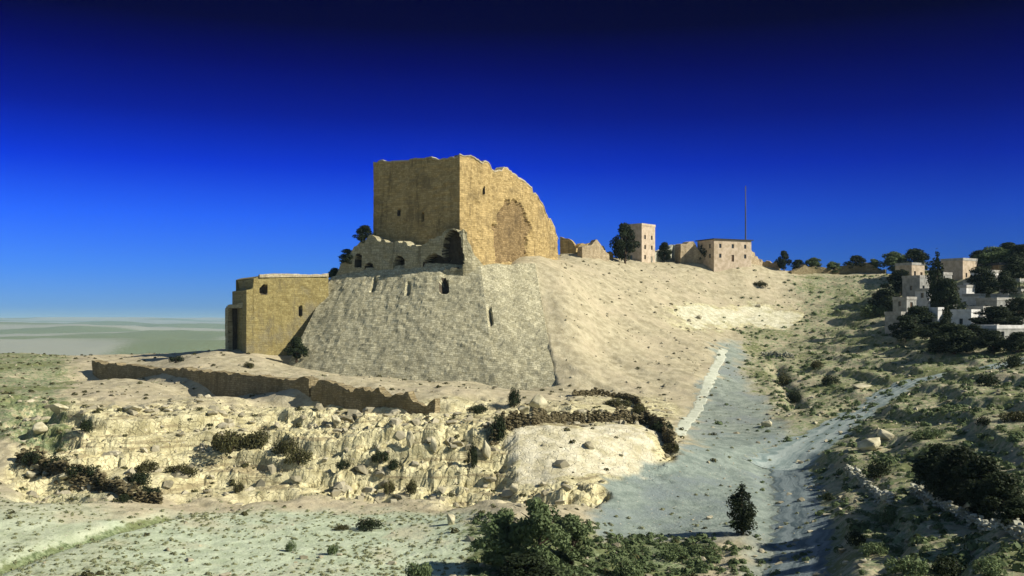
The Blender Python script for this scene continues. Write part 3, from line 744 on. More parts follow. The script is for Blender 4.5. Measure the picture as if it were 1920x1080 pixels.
td_ = NT('dark_wall_stone'); _a = td_.n('ShaderNodeAttribute', attribute_name='rnd'); _c = td_.mix(_a.outputs['Fac'], (0.06,0.05,0.024), (0.16,0.135,0.075)); td_.col(_c); M_DARKWALL = td_.m
tp_ = NT('pale_wall_stone'); _a = tp_.n('ShaderNodeAttribute', attribute_name='rnd'); _c = tp_.mix(_a.outputs['Fac'], (0.22,0.22,0.16), (0.50,0.50,0.40)); tp_.col(_c); M_PALESTONE = tp_.m
def dry_wall(name, pix, hs, thick, mat, label, cat, seed):
    r = np.random.default_rng(seed); P = resample([(p[0], p[1], h) for p, h in zip([hit(*p) for p in pix], hs)], 0.42)
    pos = []; sz = []
    for p in P:
        if r.random() < 0.04: continue
        h = p[2]*r.uniform(0.6, 1.1); z = -0.2
        while z < h:
            hh = r.uniform(0.16, 0.30)
            for w_ in ((-0.5, 0.5) if thick > 0.8 else (0,)):
                pos.append((p[0]+r.normal()*0.10, p[1]+w_*thick*0.5+r.normal()*0.10, z+hh*0.5)); sz.append((r.uniform(0.24, 0.48), r.uniform(0.24, 0.42), hh*0.8))
            z += hh*0.95
        if r.random() < 0.5: pos.append((p[0]+r.normal()*0.6, p[1]-abs(r.normal())*0.9-0.3, 0.05)); sz.append(tuple(r.uniform(0.15, 0.38, 3)))
    pos = np.array(pos); pos[:, 2] += H(pos[:, 0], pos[:, 1])
    return tag(stone_mesh(name, pos, np.array(sz), mat, r), label, cat)


def ground_wall(name, pix, hs, thick, mat, label, cat, seed, disp=0.12, rag=0.5, sink=0.7, res=0.5, group=None, ys=None):
    pts = [hit(*p) for p in pix] if ys is None else [W(p[0], p[1], y) for p, y in zip(pix, ys)]
    P = resample([(p[0], p[1], h) for p, h in zip(pts, hs)], 1.2)
    zz = H(P[:, 0], P[:, 1])
    o = strip_wall(name, [tuple(p[:2]) for p in P], list(zz-sink), list(zz+P[:, 2]), thick, mat, None, res, disp, seed, rag)
    return tag(o, label, cat, group)

wl = [(172,722,230),(300,733,213),(440,744,194),(580,753,179)]
tops = [678,689,700,711]
pts = [W(*p) for p in wl]
o = strip_wall('retaining_wall', [p[:2] for p in pts], [p[2]-4.0 for p in pts], [-(t-600)/F*p[1] for t, p in zip(tops, pts)], 2.2, M_WALL, None, 0.5, 0.16, 610, 0.7)
tag(o, 'long brown shaded retaining wall on the terrace below the tower', 'retaining wall')
wl = [(584,753,178.5),(700,761,169.5),(815,769,164)]; tops = [716,735,747]
pts = [W(*p) for p in wl]
o = strip_wall('retaining_wall', [p[:2] for p in pts], [p[2]-4.0 for p in pts], [-(t-600)/F*p[1] for t, p in zip(tops, pts)], 1.8, M_WALL, None, 0.5, 0.22, 620, 1.5)
tag(o, 'crumbled lower brown wall in front of the glacis', 'retaining wall')
dry_wall('terrace_wall', [(922,846),(934,822),(958,803),(1000,797),(1060,796),(1120,790),(1170,786),(1216,796),(1244,816),(1262,846)], [2.3,2.6,2.0,1.9,2.0,1.5,1.6,2.0,2.2,2.0], 1.3, M_DARKWALL, 'dark curving stone wall looping round the smooth bright knoll', 'terrace wall', 630)
dry_wall('terrace_wall', [(1076,742),(1120,740),(1160,748),(1198,764),(1214,782)], [0.9,1.1,1.2,1.3,0.8], 1.0, M_DARKWALL, 'upper dark curving wall at the foot of the sunlit slope', 'terrace wall', 634)
dry_wall('terrace_wall', [(36,866),(80,884),(130,898),(190,916),(232,932),(300,944)], [1.6,1.9,1.7,1.8,1.4,1.1], 1.2, M_DARKWALL, 'low dark ledge wall curving round the left foot of the rock', 'terrace wall', 636)
ground_wall('ruined_wall', [(1484,514),(1530,512),(1580,512),(1620,512),(1660,512)], [1.2,2.6,2.2,3.0,1.5], 2.0, M_WALL, 'long low brown ruined wall on the skyline above the green hillside', 'ruined wall', 638, rag=1.2)
dry_wall('dry_stone_wall', [(1712,926),(1770,958),(1830,988),(1925,1026)], [0.9,1.0,1.0,1.0], 0.7, M_PALESTONE, 'pale dry stone wall below the big dark grove', 'dry stone wall', 640)
dry_wall('dry_stone_wall', [(1588,884),(1615,908),(1640,926),(1672,946)], [0.7,0.8,0.8,0.5], 0.7, M_PALESTONE, 'short pale dry stone wall slanting down the green slope', 'dry stone wall', 650)
dry_wall('dry_stone_wall', [(1428,668),(1452,669),(1486,671)], [0.9,1.1,0.8], 0.8, M_PALESTONE, 'small white stone wall at the head of the ravine', 'dry stone wall', 660)
ground_wall('ruined_wall', [(1050,470),(1080,476),(1112,480),(1150,486)], [5.6,2.2,4.0,1.6], 1.6, M_KEEP, 'crumbling golden wall trailing off right of the keep', 'ruined wall', 670, rag=1.4)
ground_wall('ruined_wall', [(1276,494),(1300,494),(1322,495)], [5.5,7.0,3.0], 3.0, M_TAN2, 'broken sandy wall stub touching the dark flat-roofed house', 'ruined wall', 684, rag=1.2)
ground_wall('ruined_wall', [(1404,495),(1430,496),(1462,500)], [4.0,1.6,2.6], 1.6, M_TAN2, 'low sandy ruin right of the dark flat-roofed house', 'ruined wall', 686, rag=1.8)
ground_wall('ruined_wall', [(1092,484),(1118,486),(1142,488)], [3.0,5.0,2.0], 2.0, M_TAN2, 'sandy broken wall just left of the tan tower house', 'ruined wall', 688, rag=0.9)
ground_wall('ruined_wall', [(1222,492),(1262,490),(1300,491)], [2.6,5.2,3.2], 1.8, M_PALEWALL, 'low pale wall on the ridge between the tower house and roofed house', 'ruined wall', 680, rag=0.9)

# ------------------------------------------------------------------ tracks and paths
def hp(L): return [hit(*p) for p in L]
ribbon('road', RP1, [7,7,7,7.5,8,9,11], M_TRACK, 'pale track climbing the right hillside', 'road')
ribbon('path', RP2, [2.0,2.2,2.2,2.2,1.8], M_PATH, 'pale footpath down the edge of the sunlit slope', 'path')
ribbon('road', RP3, [6,6,6.5,6,6,5], M_SLATE, 'dark slate-grey road in the ravine bottom', 'road')

# ------------------------------------------------------------------ vegetation
def leaf_mesh(name, centres, radii, count, size, mat, parent=None, seed=0, squash=1.0, up=0.25):
    r = np.random.default_rng(seed); Vs = []; rn = []
    C = np.array(centres, float); Rr = np.array(radii, float); wgt = Rr**2; wgt /= wgt.sum()
    idx = r.choice(len(C), count, p=wgt)
    dirs = r.normal(size=(count, 3)); dirs /= np.linalg.norm(dirs, axis=1)[:, None]
    rad = Rr[idx]*(0.45+0.62*r.random(count)**0.6)
    p = C[idx]+dirs*rad[:, None]*np.array([1, 1, squash])
    a = r.normal(size=(count, 3)); a /= np.linalg.norm(a, axis=1)[:, None]
    nn = dirs+0.7*r.normal(size=(count, 3)); nn[:, 2] += up; nn /= np.linalg.norm(nn, axis=1)[:, None]
    t1 = np.cross(nn, a); t1 /= np.linalg.norm(t1, axis=1)[:, None]+1e-9; t2 = np.cross(nn, t1)
    sz = size*(0.6+0.8*r.random(count))[:, None]
    q = np.stack([p-t1*sz, p-t2*sz*0.55, p+t1*sz, p+t2*sz*0.55], 1)
    clump = r.random(len(C))[idx]
    rnd = np.repeat(np.clip(0.55*clump+0.45*r.random(count), 0, 1), 4)
    return mesh_obj(name, q.reshape(-1, 3), np.arange(count*4).reshape(-1, 4), mat, parent, loose_attr={'rnd': rnd})

def tube(path, rads, sides=7):
    path = [Vector(p) for p in path]; V = []; Fs = []
    for k, p in enumerate(path):
        tn = (path[min(k+1, len(path)-1)]-path[max(k-1, 0)]).normalized()
        a = tn.orthogonal().normalized(); b = tn.cross(a)
        for j in range(sides):
            an = 2*math.pi*j/sides; V.append(tuple(p+(a*math.cos(an)+b*math.sin(an))*rads[k]))
    for k in range(len(path)-1):
        for j in range(sides):
            j2 = (j+1) % sides; Fs.append((k*sides+j, k*sides+j2, (k+1)*sides+j2, (k+1)*sides+j))
    Fs.append(tuple(range((len(path)-1)*sides, len(path)*sides)))
    return V, Fs
def join(parts):
    V = []; Fs = []
    for v, f in parts:
        o = len(V); V += v; Fs += [tuple(i+o for i in q) for q in f]
    return V, Fs

PROTO = {}
def proto_tree(kind, var):
    """Unit-ish trees: height 1 gets scaled on placing; built at real size 6 m."""
    key = (kind, var)
    if key in PROTO: return PROTO[key]
    r = random.Random(hash((len(kind)*31+var)) & 0xffff); h = 6.0
    root = empty({'cypress': 'conifer_tree', 'umbrella': 'umbrella_pine'}.get(kind, 'tree'), (0, 0, -500), 'x', 'tree')
    parts = []
    if kind == 'cypress':
        cs = []; rs = []
        for k in range(26):
            t = k/25; z = 0.6+t*5.1; rad = (0.30+1.05*math.sin(math.pi*min(1, t*0.8+0.16))**0.9)*(1-0.55*t*t)
            for q in range(3):
                an = r.random()*6.28; w_ = r.uniform(0.35, 0.85); cs.append((math.cos(an)*rad*w_, math.sin(an)*rad*w_, z+r.uniform(-.35, .35))); rs.append(rad*r.uniform(0.28, 0.6))
        parts.append(tube([(0,0,-0.4),(0.03,0,1.5),(0,0.04,3.5),(0,0,5.4)], [0.17,0.13,0.09,0.03])); n = 4200; sz = 0.13; mat = M_LEAFDARK; sq = 1.3
    elif kind == 'umbrella':
        cs = []; rs = []
        for k in range(30):
            an = r.random()*6.28; d = 2.6*math.sqrt(r.random()); cs.append((math.cos(an)*d*1.25, math.sin(an)*d, 5.2+0.5*(1-d/2.6)+r.uniform(-.15, .2))); rs.append(r.uniform(0.5, 0.85))
        parts.append(tube([(0,0,-0.4),(0.1,0,2),(0.0,0.1,4),(0.1,0,5.2)], [0.24,0.19,0.15,0.08]))
        for k in range(7):
            an = k*0.9; parts.append(tube([(0.05,0.05,3.7+0.1*k),(math.cos(an)*0.9,math.sin(an)*0.9,4.7),(math.cos(an)*1.9,math.sin(an)*1.7,5.2)], [0.08,0.06,0.025], 5))
        n = 4200; sz = 0.15; mat = M_LEAFDARK; sq = 0.7
    else:
        cs = []; rs = []
        for k in range(46):
            t = r.random(); an = r.random()*6.28; z = 0.75+4.65*t; rad = 2.0*math.sin(math.pi*(0.24+0.70*t))*(0.75+0.35*r.random())
            d = rad*math.sqrt(r.random()); cs.append((math.cos(an)*d, math.sin(an)*d, z)); rs.append(r.uniform(0.45, 0.9))
        parts.append(tube([(0,0,-0.4),(0.08,0.02,1.2),(-0.05,0.1,2.6),(0.05,0,4.4)], [0.22,0.17,0.12,0.04]))
        for k in range(8):
            an = k*0.8+r.random(); z = 1.2+0.35*k; parts.append(tube([(0.03,0.03,z),(math.cos(an)*0.7,math.sin(an)*0.7,z+0.6),(math.cos(an)*1.4,math.sin(an)*1.4,z+1.0)], [0.09,0.06,0.02], 5))
        n = 6000; sz = 0.16; mat = M_LEAFDARK if kind == 'dark' else M_LEAFGREEN; sq = 0.85
    v, f = join(parts)
    mesh_obj('trunk', v, f, M_BARK, root, smooth=True)
    leaf_mesh('crown', cs, rs, n, sz, mat, root, var*7+len(kind), sq)
    PROTO[key] = root
    return root
USED = set()
def place_tree(kind, px, py, wpx, hpx, label, group=None, loc=None, var=None):
    var = random.randrange(3) if var is None else var
    p = proto_tree(kind, var)
    x, y, z = loc or hit(px, py)
    h = hpx/F*y; w = wpx/F*y
    base_w = {'cypress': 2.6, 'umbrella': 7.6}.get(kind, 4.4); base_h = 5.9
    if (kind, var) in USED: o = copy_tree(p)
    else: o = p; USED.add((kind, var))
    o.location = (x, y, z); o.rotation_euler = (0, 0, random.random()*6.28); o.scale = (w/base_w, w/base_w, h/base_h)
    o['label'] = label; o['category'] = 'tree'
    if group: o['group'] = group
    elif 'group' in o: del o['group']
    return o

SH = {}
def proto_shrub(kind, var):
    key = (kind, var)
    if key in SH: return SH[key]
    r = random.Random(var*101+len(kind)); cs = []; rs = []
    for k in range(16):
        an = r.random()*6.28; d = 0.75*math.sqrt(r.random()); cs.append((math.cos(an)*d, math.sin(an)*d, 0.15+0.55*(1-d)*r.random()+0.1)); rs.append(r.uniform(0.2, 0.4))
    root = empty('shrub', (0, 0, -500), 'x', 'shrub')
    parts = [tube([(0,0,-0.15),(math.cos(a)*0.18,math.sin(a)*0.18,0.3),(math.cos(a)*0.45,math.sin(a)*0.45,0.62)], [0.035,0.028,0.01], 5) for a in (0.3,1.6,2.9,4.1,5.3)]
    v, f = join(parts); mesh_obj('stem', v, f, M_BARK, root)
    leaf_mesh('foliage', cs, rs, 1500, 0.06, {'dark': M_LEAFDARK, 'green': M_LEAFGREEN, 'olive': M_LEAFOLIVE}[kind], root, var*13+3, 0.9)
    SH[key] = root
    return root
USEDS = set()
def shrub(kind, px, py, wpx, hpx, label, group=None):
    var = random.randrange(4); p = proto_shrub(kind, var); x, y, z = hit(px, py)
    if (kind, var) in USEDS: o = copy_tree(p)
    else: o = p; USEDS.add((kind, var))
    w = wpx/F*y/1.9; h = hpx/F*y/0.95
    o.location = (x, y, z-0.05*h); o.rotation_euler = (0, 0, random.random()*6.28); o.scale = (w, w, h)
    o['label'] = label; o['category'] = 'shrub'
    if group: o['group'] = group
    elif 'group' in o: del o['group']
    return o

G1 = 'shrubs on the pale rock'; G2 = 'bushes on the right hillside'; G3 = 'bushes in the foreground'; G4 = 'shrubs on the terrace'
for s_ in [
 ('olive',432,850,74,58,'biggest dark shrub in the hollow of the pale rock face',G1),
 ('olive',482,838,64,42,'rounded olive shrub joined to the right of the biggest rock-face shrub',G1),
 ('olive',535,850,44,36,'middle shrub of the descending row in the rock-face hollow',G1),
 ('olive',560,874,52,34,'lowest shrub ending the descending row in the rock-face hollow',G1),
 ('dark',160,812,34,32,'lone small dark bush high on the pale left rock',G1),
 ('dark',58,872,38,32,'dark bush at the far left foot of the pale rock',G1),
 ('dark',105,880,60,24,'low dark bush above the white boulders on the left',G1),
 ('dark',150,902,62,26,'low dark bush right of the white boulders on the left',G1),
 ('dark',188,914,40,26,'dark bush ending the slanting row past the white boulders',G1),
 ('dark',258,920,56,30,'dark bush at the rock foot nearest the pale clearing',G1),
 ('dark',284,938,44,26,'darkest low bush at the rock foot beside the pale clearing',G1),
 ('dark',232,942,36,18,'flat dark bush lying before the rock-foot bushes',G1),
 ('olive',275,884,54,24,'olive bush above the rock-foot bushes on the left',G1),
 ('olive',338,892,62,24,'wide olive bush in the middle of the lower rock band',G1),
 ('olive',448,924,26,26,'small upright bush below the rock-face hollow',G1),
 ('dark',643,884,30,20,'small dark bush left of the fissured cliff',G1),
 ('dark',712,868,34,26,'upper dark bush of the pair in the fissured cliff',G1),
 ('dark',738,886,32,22,'lower dark bush of the pair in the fissured cliff',G1),
 ('olive',772,930,28,30,'olive bush at the foot of the fissured cliff',G1),
 ('olive',730,928,26,34,'olive bush hugging the base of the fissured cliff, left of another',G1),
 ('dark',886,876,22,54,'narrow dark upright bush in a cliff cleft',G1),
 ('dark',934,830,40,56,'black bush at the left end of the bright rock',G1),
 ('dark',964,764,28,44,'small black bush standing before the glacis corner',G4),
 ('olive',1158,764,50,22,'olive bush under the foot of the sunlit slope, left of a pair',G4),
 ('olive',1196,776,48,22,'olive bush under the foot of the sunlit slope, right of a pair',G4),
 ('dark',1242,812,44,26,'dark bush at the right end of the bright rock',G4),
 ('olive',1258,856,32,26,'olive bush beside the ravine below the bright rock',G4),
 ('dark',895,778,44,18,'flat dark bush on the terrace below the glacis',G4),
 ('dark',330,680,30,16,'single dark bush on the terrace above the brown wall',G4),
 ('olive',467,690,24,14,'little olive bush on the terrace under the tower',G4),
 ('dark',692,994,56,24,'flat black bush alone on the pale clearing',G3),
 ('olive',642,994,30,14,'small grey-green bush next to the flat black one on the clearing',G3),
 ('green',545,1034,20,24,'tiny bush on the pale clearing, leftmost of two',G3),
 ('green',624,1040,22,28,'tiny bush on the pale clearing, rightmost of two',G3),
 ('green',782,1090,56,52,'grey-green bush at the lower edge left of the big thicket',G3),
 ('green',1178,1085,70,52,'green bush at the lower edge right of the big thicket',G3),
 ('green',1262,1046,66,26,'low green bush on the ravine bank, left of a row of two',G3),
 ('green',1322,1040,70,24,'low green bush on the ravine bank, right of a row of two',G3),
 ('olive',1470,722,30,26,'upper olive bush in the side ditch of the ravine',G2),
 ('dark',1490,756,30,30,'lower dark bush in the side ditch of the ravine',G2),
 ('dark',1556,722,38,22,'black bush alone above the road bend',G2),
 ('green',1645,592,66,34,'wide dark green bush above the road on the hillside',G2),
 ('dark',1852,724,44,28,'dark bush just below the road near the picture edge',G2),
 ('dark',1648,896,60,36,'dark bush above the short slanting stone wall',G2),
 ('green',1668,984,44,34,'green bush below the short slanting stone wall',G2),
 ('dark',1554,940,24,20,'small dark bush at the ravine edge near the conifer',G2),
 ('dark',1606,1024,46,34,'dark bush beside the narrow grey track',G2),
 ('green',1640,1040,56,30,'green bush right of the one beside the grey track',G2),
 ('dark',1766,662,70,28,'black bush below the white village houses',G2),
 ('dark',1902,688,52,26,'dark bush against the road at the far right',G2),
 ('dark',1844,800,28,20,'small dark bush on the bare middle of the right hillside',G2),
 ('green',1738,822,56,22,'olive bush above the big dark grove',G2),
 ('olive',1900,792,50,28,'olive bush at the right edge above the grove',G2),
 ('green',1700,1078,80,42,'black bush at the lower edge, leftmost of a row of three',G2),
 ('dark',1775,1080,84,40,'black bush at the lower edge, middle of a row of three',G2),
 ('green',1850,1082,80,40,'black bush at the lower edge, rightmost of a row of three',G2),
 ('olive',1425,538,26,14,'small olive bush high on the sunlit ridge slope',G2),
 ('olive',1530,690,34,18,'olive bush left of the black bush above the road bend',G2),
]: shrub(*s_)

for t_ in [
 ('cypress',1391,1003,52,98,'lone dark conifer standing in the pale ravine',None),
 ('green',940,1072,104,118,'leftmost green tree of the foreground thicket','foreground thicket'),
 ('green',1010,1082,112,150,'tallest green tree in the middle of the foreground thicket','foreground thicket'),
 ('dark',985,1115,120,76,'dark low tree in front of the foreground thicket','foreground thicket'),
 ('green',1072,1060,84,96,'rightmost green tree of the foreground thicket','foreground thicket'),
 ('dark',1762,930,92,92,'leftmost dark tree of the big grove on the right','dark grove'),
 ('dark',1800,948,104,112,'tallest dark tree in the big grove on the right','dark grove'),
 ('dark',1842,962,108,104,'broad dark tree in the middle of the big grove','dark grove'),
 ('dark',1878,978,96,92,'dark tree right of the broad one in the big grove','dark grove'),
 ('dark',1912,998,90,66,'dark tree nearest the frame edge in the big grove','dark grove'),
 ('dark',1790,946,70,46,'low dark tree at the front left of the big grove','dark grove'),
 ('dark',1850,974,80,48,'low dark tree at the front middle of the big grove','dark grove'),
 ('dark',1172,494,50,76,'dark tree against the left side of the tan tower house','ridge trees'),
 ('dark',1246,492,26,38,'small dark tree on the ridge right of the tan tower house','ridge trees'),
 ('dark',1322,494,28,40,'dark tree at the left end of the dark flat-roofed house','ridge trees'),
 ('dark',1470,508,28,38,'lone dark tree on the skyline right of the dark flat-roofed house','ridge trees'),
 ('cypress',1757,602,36,134,'tallest black conifer rising at the upper edge of the village','village trees'),
 ('dark',1716,520,62,54,'wide black tree left of the tallest village conifer','village trees'),
 ('cypress',1786,590,26,70,'slim black conifer in the village below the tan house','village trees'),
 ('cypress',1776,650,30,80,'dark conifer rising in front of the white cube house','village trees'),
 ('dark',1884,556,52,48,'round dark tree in the upper village near the right edge','village trees'),
 ('dark',1686,556,62,52,'dark tree left of the tallest village conifer','village trees'),
 ('dark',1724,630,76,58,'dark tree left of the narrow white house','village trees'),
 ('dark',1780,604,50,84,'tall dark tree between the white houses','village trees'),
 ('dark',1772,568,44,46,'dark tree below the tallest conifer, right of the grey house','village trees'),
 ('dark',1790,664,96,58,'broad dark tree under the white village houses','village trees'),
 ('dark',1868,624,96,50,'wide dark tree right of the white cube house','village trees'),
 ('dark',1840,556,60,56,'dark tree below the tan village house','village trees'),
 ('dark',1904,524,50,44,'dark tree on the skyline at the far right','village trees'),
 ('dark',1756,644,60,40,'dark tree below the narrow white house','village trees'),
 ('dark',1826,650,56,40,'dark tree at the left end of the long grey house','village trees'),
 ('dark',1908,604,60,44,'dark tree at the right edge above the long grey house','village trees'),
 ('dark',1890,500,56,46,'dark tree on the skyline above the white house at the right edge','village trees'),
 ('dark',1700,640,60,50,'dark tree at the lower left corner of the village','village trees'),
 ('dark',1862,664,70,44,'dark tree in front of the long grey house','village trees'),
 ('dark',1908,662,60,40,'dark tree right in front of the long grey house, by the picture edge','village trees'),
 ('dark',1660,590,64,48,'dark tree standing apart left of the village','village trees'),
]: place_tree(*t_[:5], t_[5], t_[6])
for k_, (px_, py_, Y_, w_, h_, lb_) in enumerate([
 (684,462,247,40,40,'dark tree clinging to the left shoulder of the broken wall'),
 (652,500,248,38,34,'dark bushy tree lower on the left shoulder of the broken wall'),
 (627,548,250,34,46,'dark tree at the upper left corner of the glacis'),
 (556,676,230,46,44,'dark green tree shape standing in for shade at the glacis left foot')]):  # last one is added to paint the dark shade at the glacis foot
    place_tree('dark', px_, py_, w_, h_, lb_, 'trees on the castle mound', W(px_, py_, Y_))
# small trees along the skyline
sky = [(1496,22),(1524,28),(1562,24),(1606,32),(1640,26),(1678,42),(1836,40),(1862,48),(1886,40),(1915,50)]
for k, (px, h) in enumerate(sky):
    place_tree('green' if k % 3 else 'dark', px, 508, h*1.35, h, 'small bushy tree among those lining the right skyline', 'trees lining the right skyline')

# ------------------------------------------------------------------ boulders
BO = []
BMESH = {}
def boulder(px, py, wpx, hpx, label, grey=False, group='pale boulders'):
    var = random.randrange(6); key = (var, grey)
    x, y, z = hit(px, py)
    if key not in BMESH:
        o = mesh_obj('boulder', BP[var][0], BP[var][1], M_ROCKGREY if grey else M_ROCK); BMESH[key] = o.data
    else:
        o = bpy.data.objects.new('boulder', BMESH[key]); COL.objects.link(o)
    o.location = (x, y, z+hpx/F*y*0.3); o.scale = (wpx/F*y*0.55, wpx/F*y*0.5, hpx/F*y*0.62); o.rotation_euler = (0, 0, random.random()*6.28)
    return tag(o, label, 'boulder', group)
for b_ in [
 (62,900,26,18,'white boulder leftmost under the slanting row of bushes'),
 (90,892,22,14,'small white boulder second in the left rock-foot row'),
 (124,902,32,14,'long white boulder right in the left rock-foot row'),
 (232,910,18,14,'white boulder beside the dark rock-foot bush'),
 (75,815,40,26,'broad pale boulder on the left shoulder of the rock'),
 (110,775,40,22,'pale boulder at the top left edge of the rock'),
 (250,772,40,16,'pale boulder on the rock rim under the brown wall'),
 (770,838,20,36,'upright pale block left in the fissured cliff'),
 (912,860,18,42,'tall white slab left of the bright rock'),
 (815,852,18,36,'upright pale block in the middle of the fissured cliff'),
 (1008,766,40,34,'pale block standing on the terrace before the glacis corner'),
 (984,776,26,18,'smaller pale stone beside the block on the terrace'),
 (968,925,24,20,'pinkish stone below the bright rock'),
 (630,800,24,26,'cream stone above the fissured cliff'),
 (1612,728,44,14,'pale flat rock beside the road bend'),
 (1630,842,56,30,'yellowish rock on the green slope, left of two'),
 (1660,822,36,24,'yellowish rock on the green slope, right of two'),
 (1437,800,26,20,'pale stone in the upper ravine'),
 (1660,938,20,16,'pale stone at the end of the short slanting wall'),
 (845,985,20,26,'pale upright stone left of the foreground thicket'),
]: boulder(*b_)

# ------------------------------------------------------------------ loose stones and scrub (nobody could count them)
def scatter(n, region, seed):
    r = np.random.default_rng(seed); X = []; 
    px = r.uniform(region[0], region[2], n); Y = r.uniform(region[1], region[3], n)
    x = (px-960)/F*Y
    return x, Y, r
def castle_mask(x, y):
    px = 960+F*x/y
    return ~((px > 520) & (px < 1050) & (y > 200)) & ~((px > 400) & (px < 640) & (y > 255))
def rubble():
    x, y, r = scatter(20000, (-150, 78, 2050, 325), 5)
    z, veg, dust, cool, rock = H(x, y, True); px0 = 960+F*x/y
    prob = 0.07+0.42*rock+0.5*veg*(px0 > 300)-0.03*dust-0.04*cool
    px, py = proj(x, y, z)
    prob = np.where(rock > 1.1, 0.02, prob); prob = np.where((px > 1050) & (px < 1330) & (py < 770), 0.42, prob)*(0.35+1.3*vnoise(x/6, y/6, 15))
    keep = (r.random(len(x)) < prob) & castle_mask(x, y); x, y, z = x[keep], y[keep], z[keep]
    rk = rock[keep]; n = len(x); sz = 0.12+(0.42+0.55*np.minimum(rk, 1))*r.random(n)**3.2
    o = stone_mesh('rubble', np.stack([x, y, z+sz*0.1], 1), np.stack([sz*(0.8+0.7*r.random(n)), sz*(0.8+0.6*r.random(n)), sz*(0.5+0.5*r.random(n))], 1), M_RUBBLE, r)
    tag(o, 'loose pale stones strewn over the hillsides', 'rubble', kind='stuff')
rubble()
def scrub(name, region, n, mat, label, lo, hi, seed, fn):
    x, y, r = scatter(n, region, seed)
    z, veg, dust, cool, rock = H(x, y, True); px, py = proj(x, y, z)
    keep = (r.random(n) < fn(px, py, veg, dust, cool, rock)*(0.25+1.5*vnoise(x/7, y/7, 25))) & castle_mask(x, y)
    x, y, z = x[keep], y[keep], z[keep]; n = len(x); k = 34
    sz = lo+(hi-lo)*r.random(n)**2
    d = r.normal(size=(n, k, 3)); d /= np.linalg.norm(d, axis=2)[:, :, None]; d[:, :, 2] = np.abs(d[:, :, 2])
    p = d*(0.45+0.55*r.random((n, k, 1)))*sz[:, None, None]*np.array([1, 1, 0.75])
    p = p+np.stack([x, y, z], 1)[:, None, :]
    a = r.normal(size=(n, k, 3)); t1 = np.cross(d, a); t1 /= np.linalg.norm(t1, axis=2)[:, :, None]; t2 = np.cross(d, t1)
    ls = sz[:, None, None]*0.30*(0.6+0.8*r.random((n, k, 1)))
    q = np.stack([p-t1*ls, p-t2*ls*0.6, p+t1*ls, p+t2*ls*0.6], 2).reshape(-1, 3)
    rnd = np.repeat(np.clip(0.6*np.repeat(r.random(n), k)+0.4*r.random(n*k), 0, 1), 4)
    o = mesh_obj(name, q, np.arange(len(q)).reshape(-1, 4), mat, loose_attr={'rnd': rnd})
    return tag(o, label, 'scrub', kind='stuff')
scrub('scrub', (1340, 60, 2000, 320), 9000, M_LEAFGREEN, 'low green scrub covering the right hillside', 0.25, 0.95, 3, lambda px, py, v, d_, c, r_: 0.38*(v > 0.3)*(1-c)+0.03)
scrub('scrub', (-150, 80, 1340, 320), 8000, M_LEAFOLIVE, 'dry olive scrub dotted over the rock and terraces', 0.2, 0.7, 4,
      lambda px, py, v, d_, c, r_: np.where((px > 1050) & (px < 1340) & (py < 780), 0.07, 0.10+0.35*v+0.16*np.minimum(r_, 1)*(r_ < 1.1))*(1-0.85*d_))
scrub('scrub', (880, 80, 1380, 108), 1500, M_LEAFGREEN, 'green scrub around the foreground thicket', 0.3, 0.8, 6, lambda px, py, v, d_, c, r_: 0.75*(v > 0.2)+0.02)
M_STRAW = mat_leaf('straw_leaves', (0.19,0.205,0.10), (0.36,0.37,0.21))
scrub('dry_grass', (-150, 78, 1000, 125), 8500, M_STRAW, 'pale dry grass tufts over the clearing', 0.10, 0.34, 8, lambda px, py, v, d_, c, r_: 0.5*d_+0.05)
scrub('dry_grass', (1050, 85, 1600, 260), 7000, M_STRAW, 'pale dry grass tufts in the ravine', 0.12, 0.40, 9, lambda px, py, v, d_, c, r_: 0.10*c*np.where((px > 1050) & (px < 1330) & (py < 780), 0.1, 1))
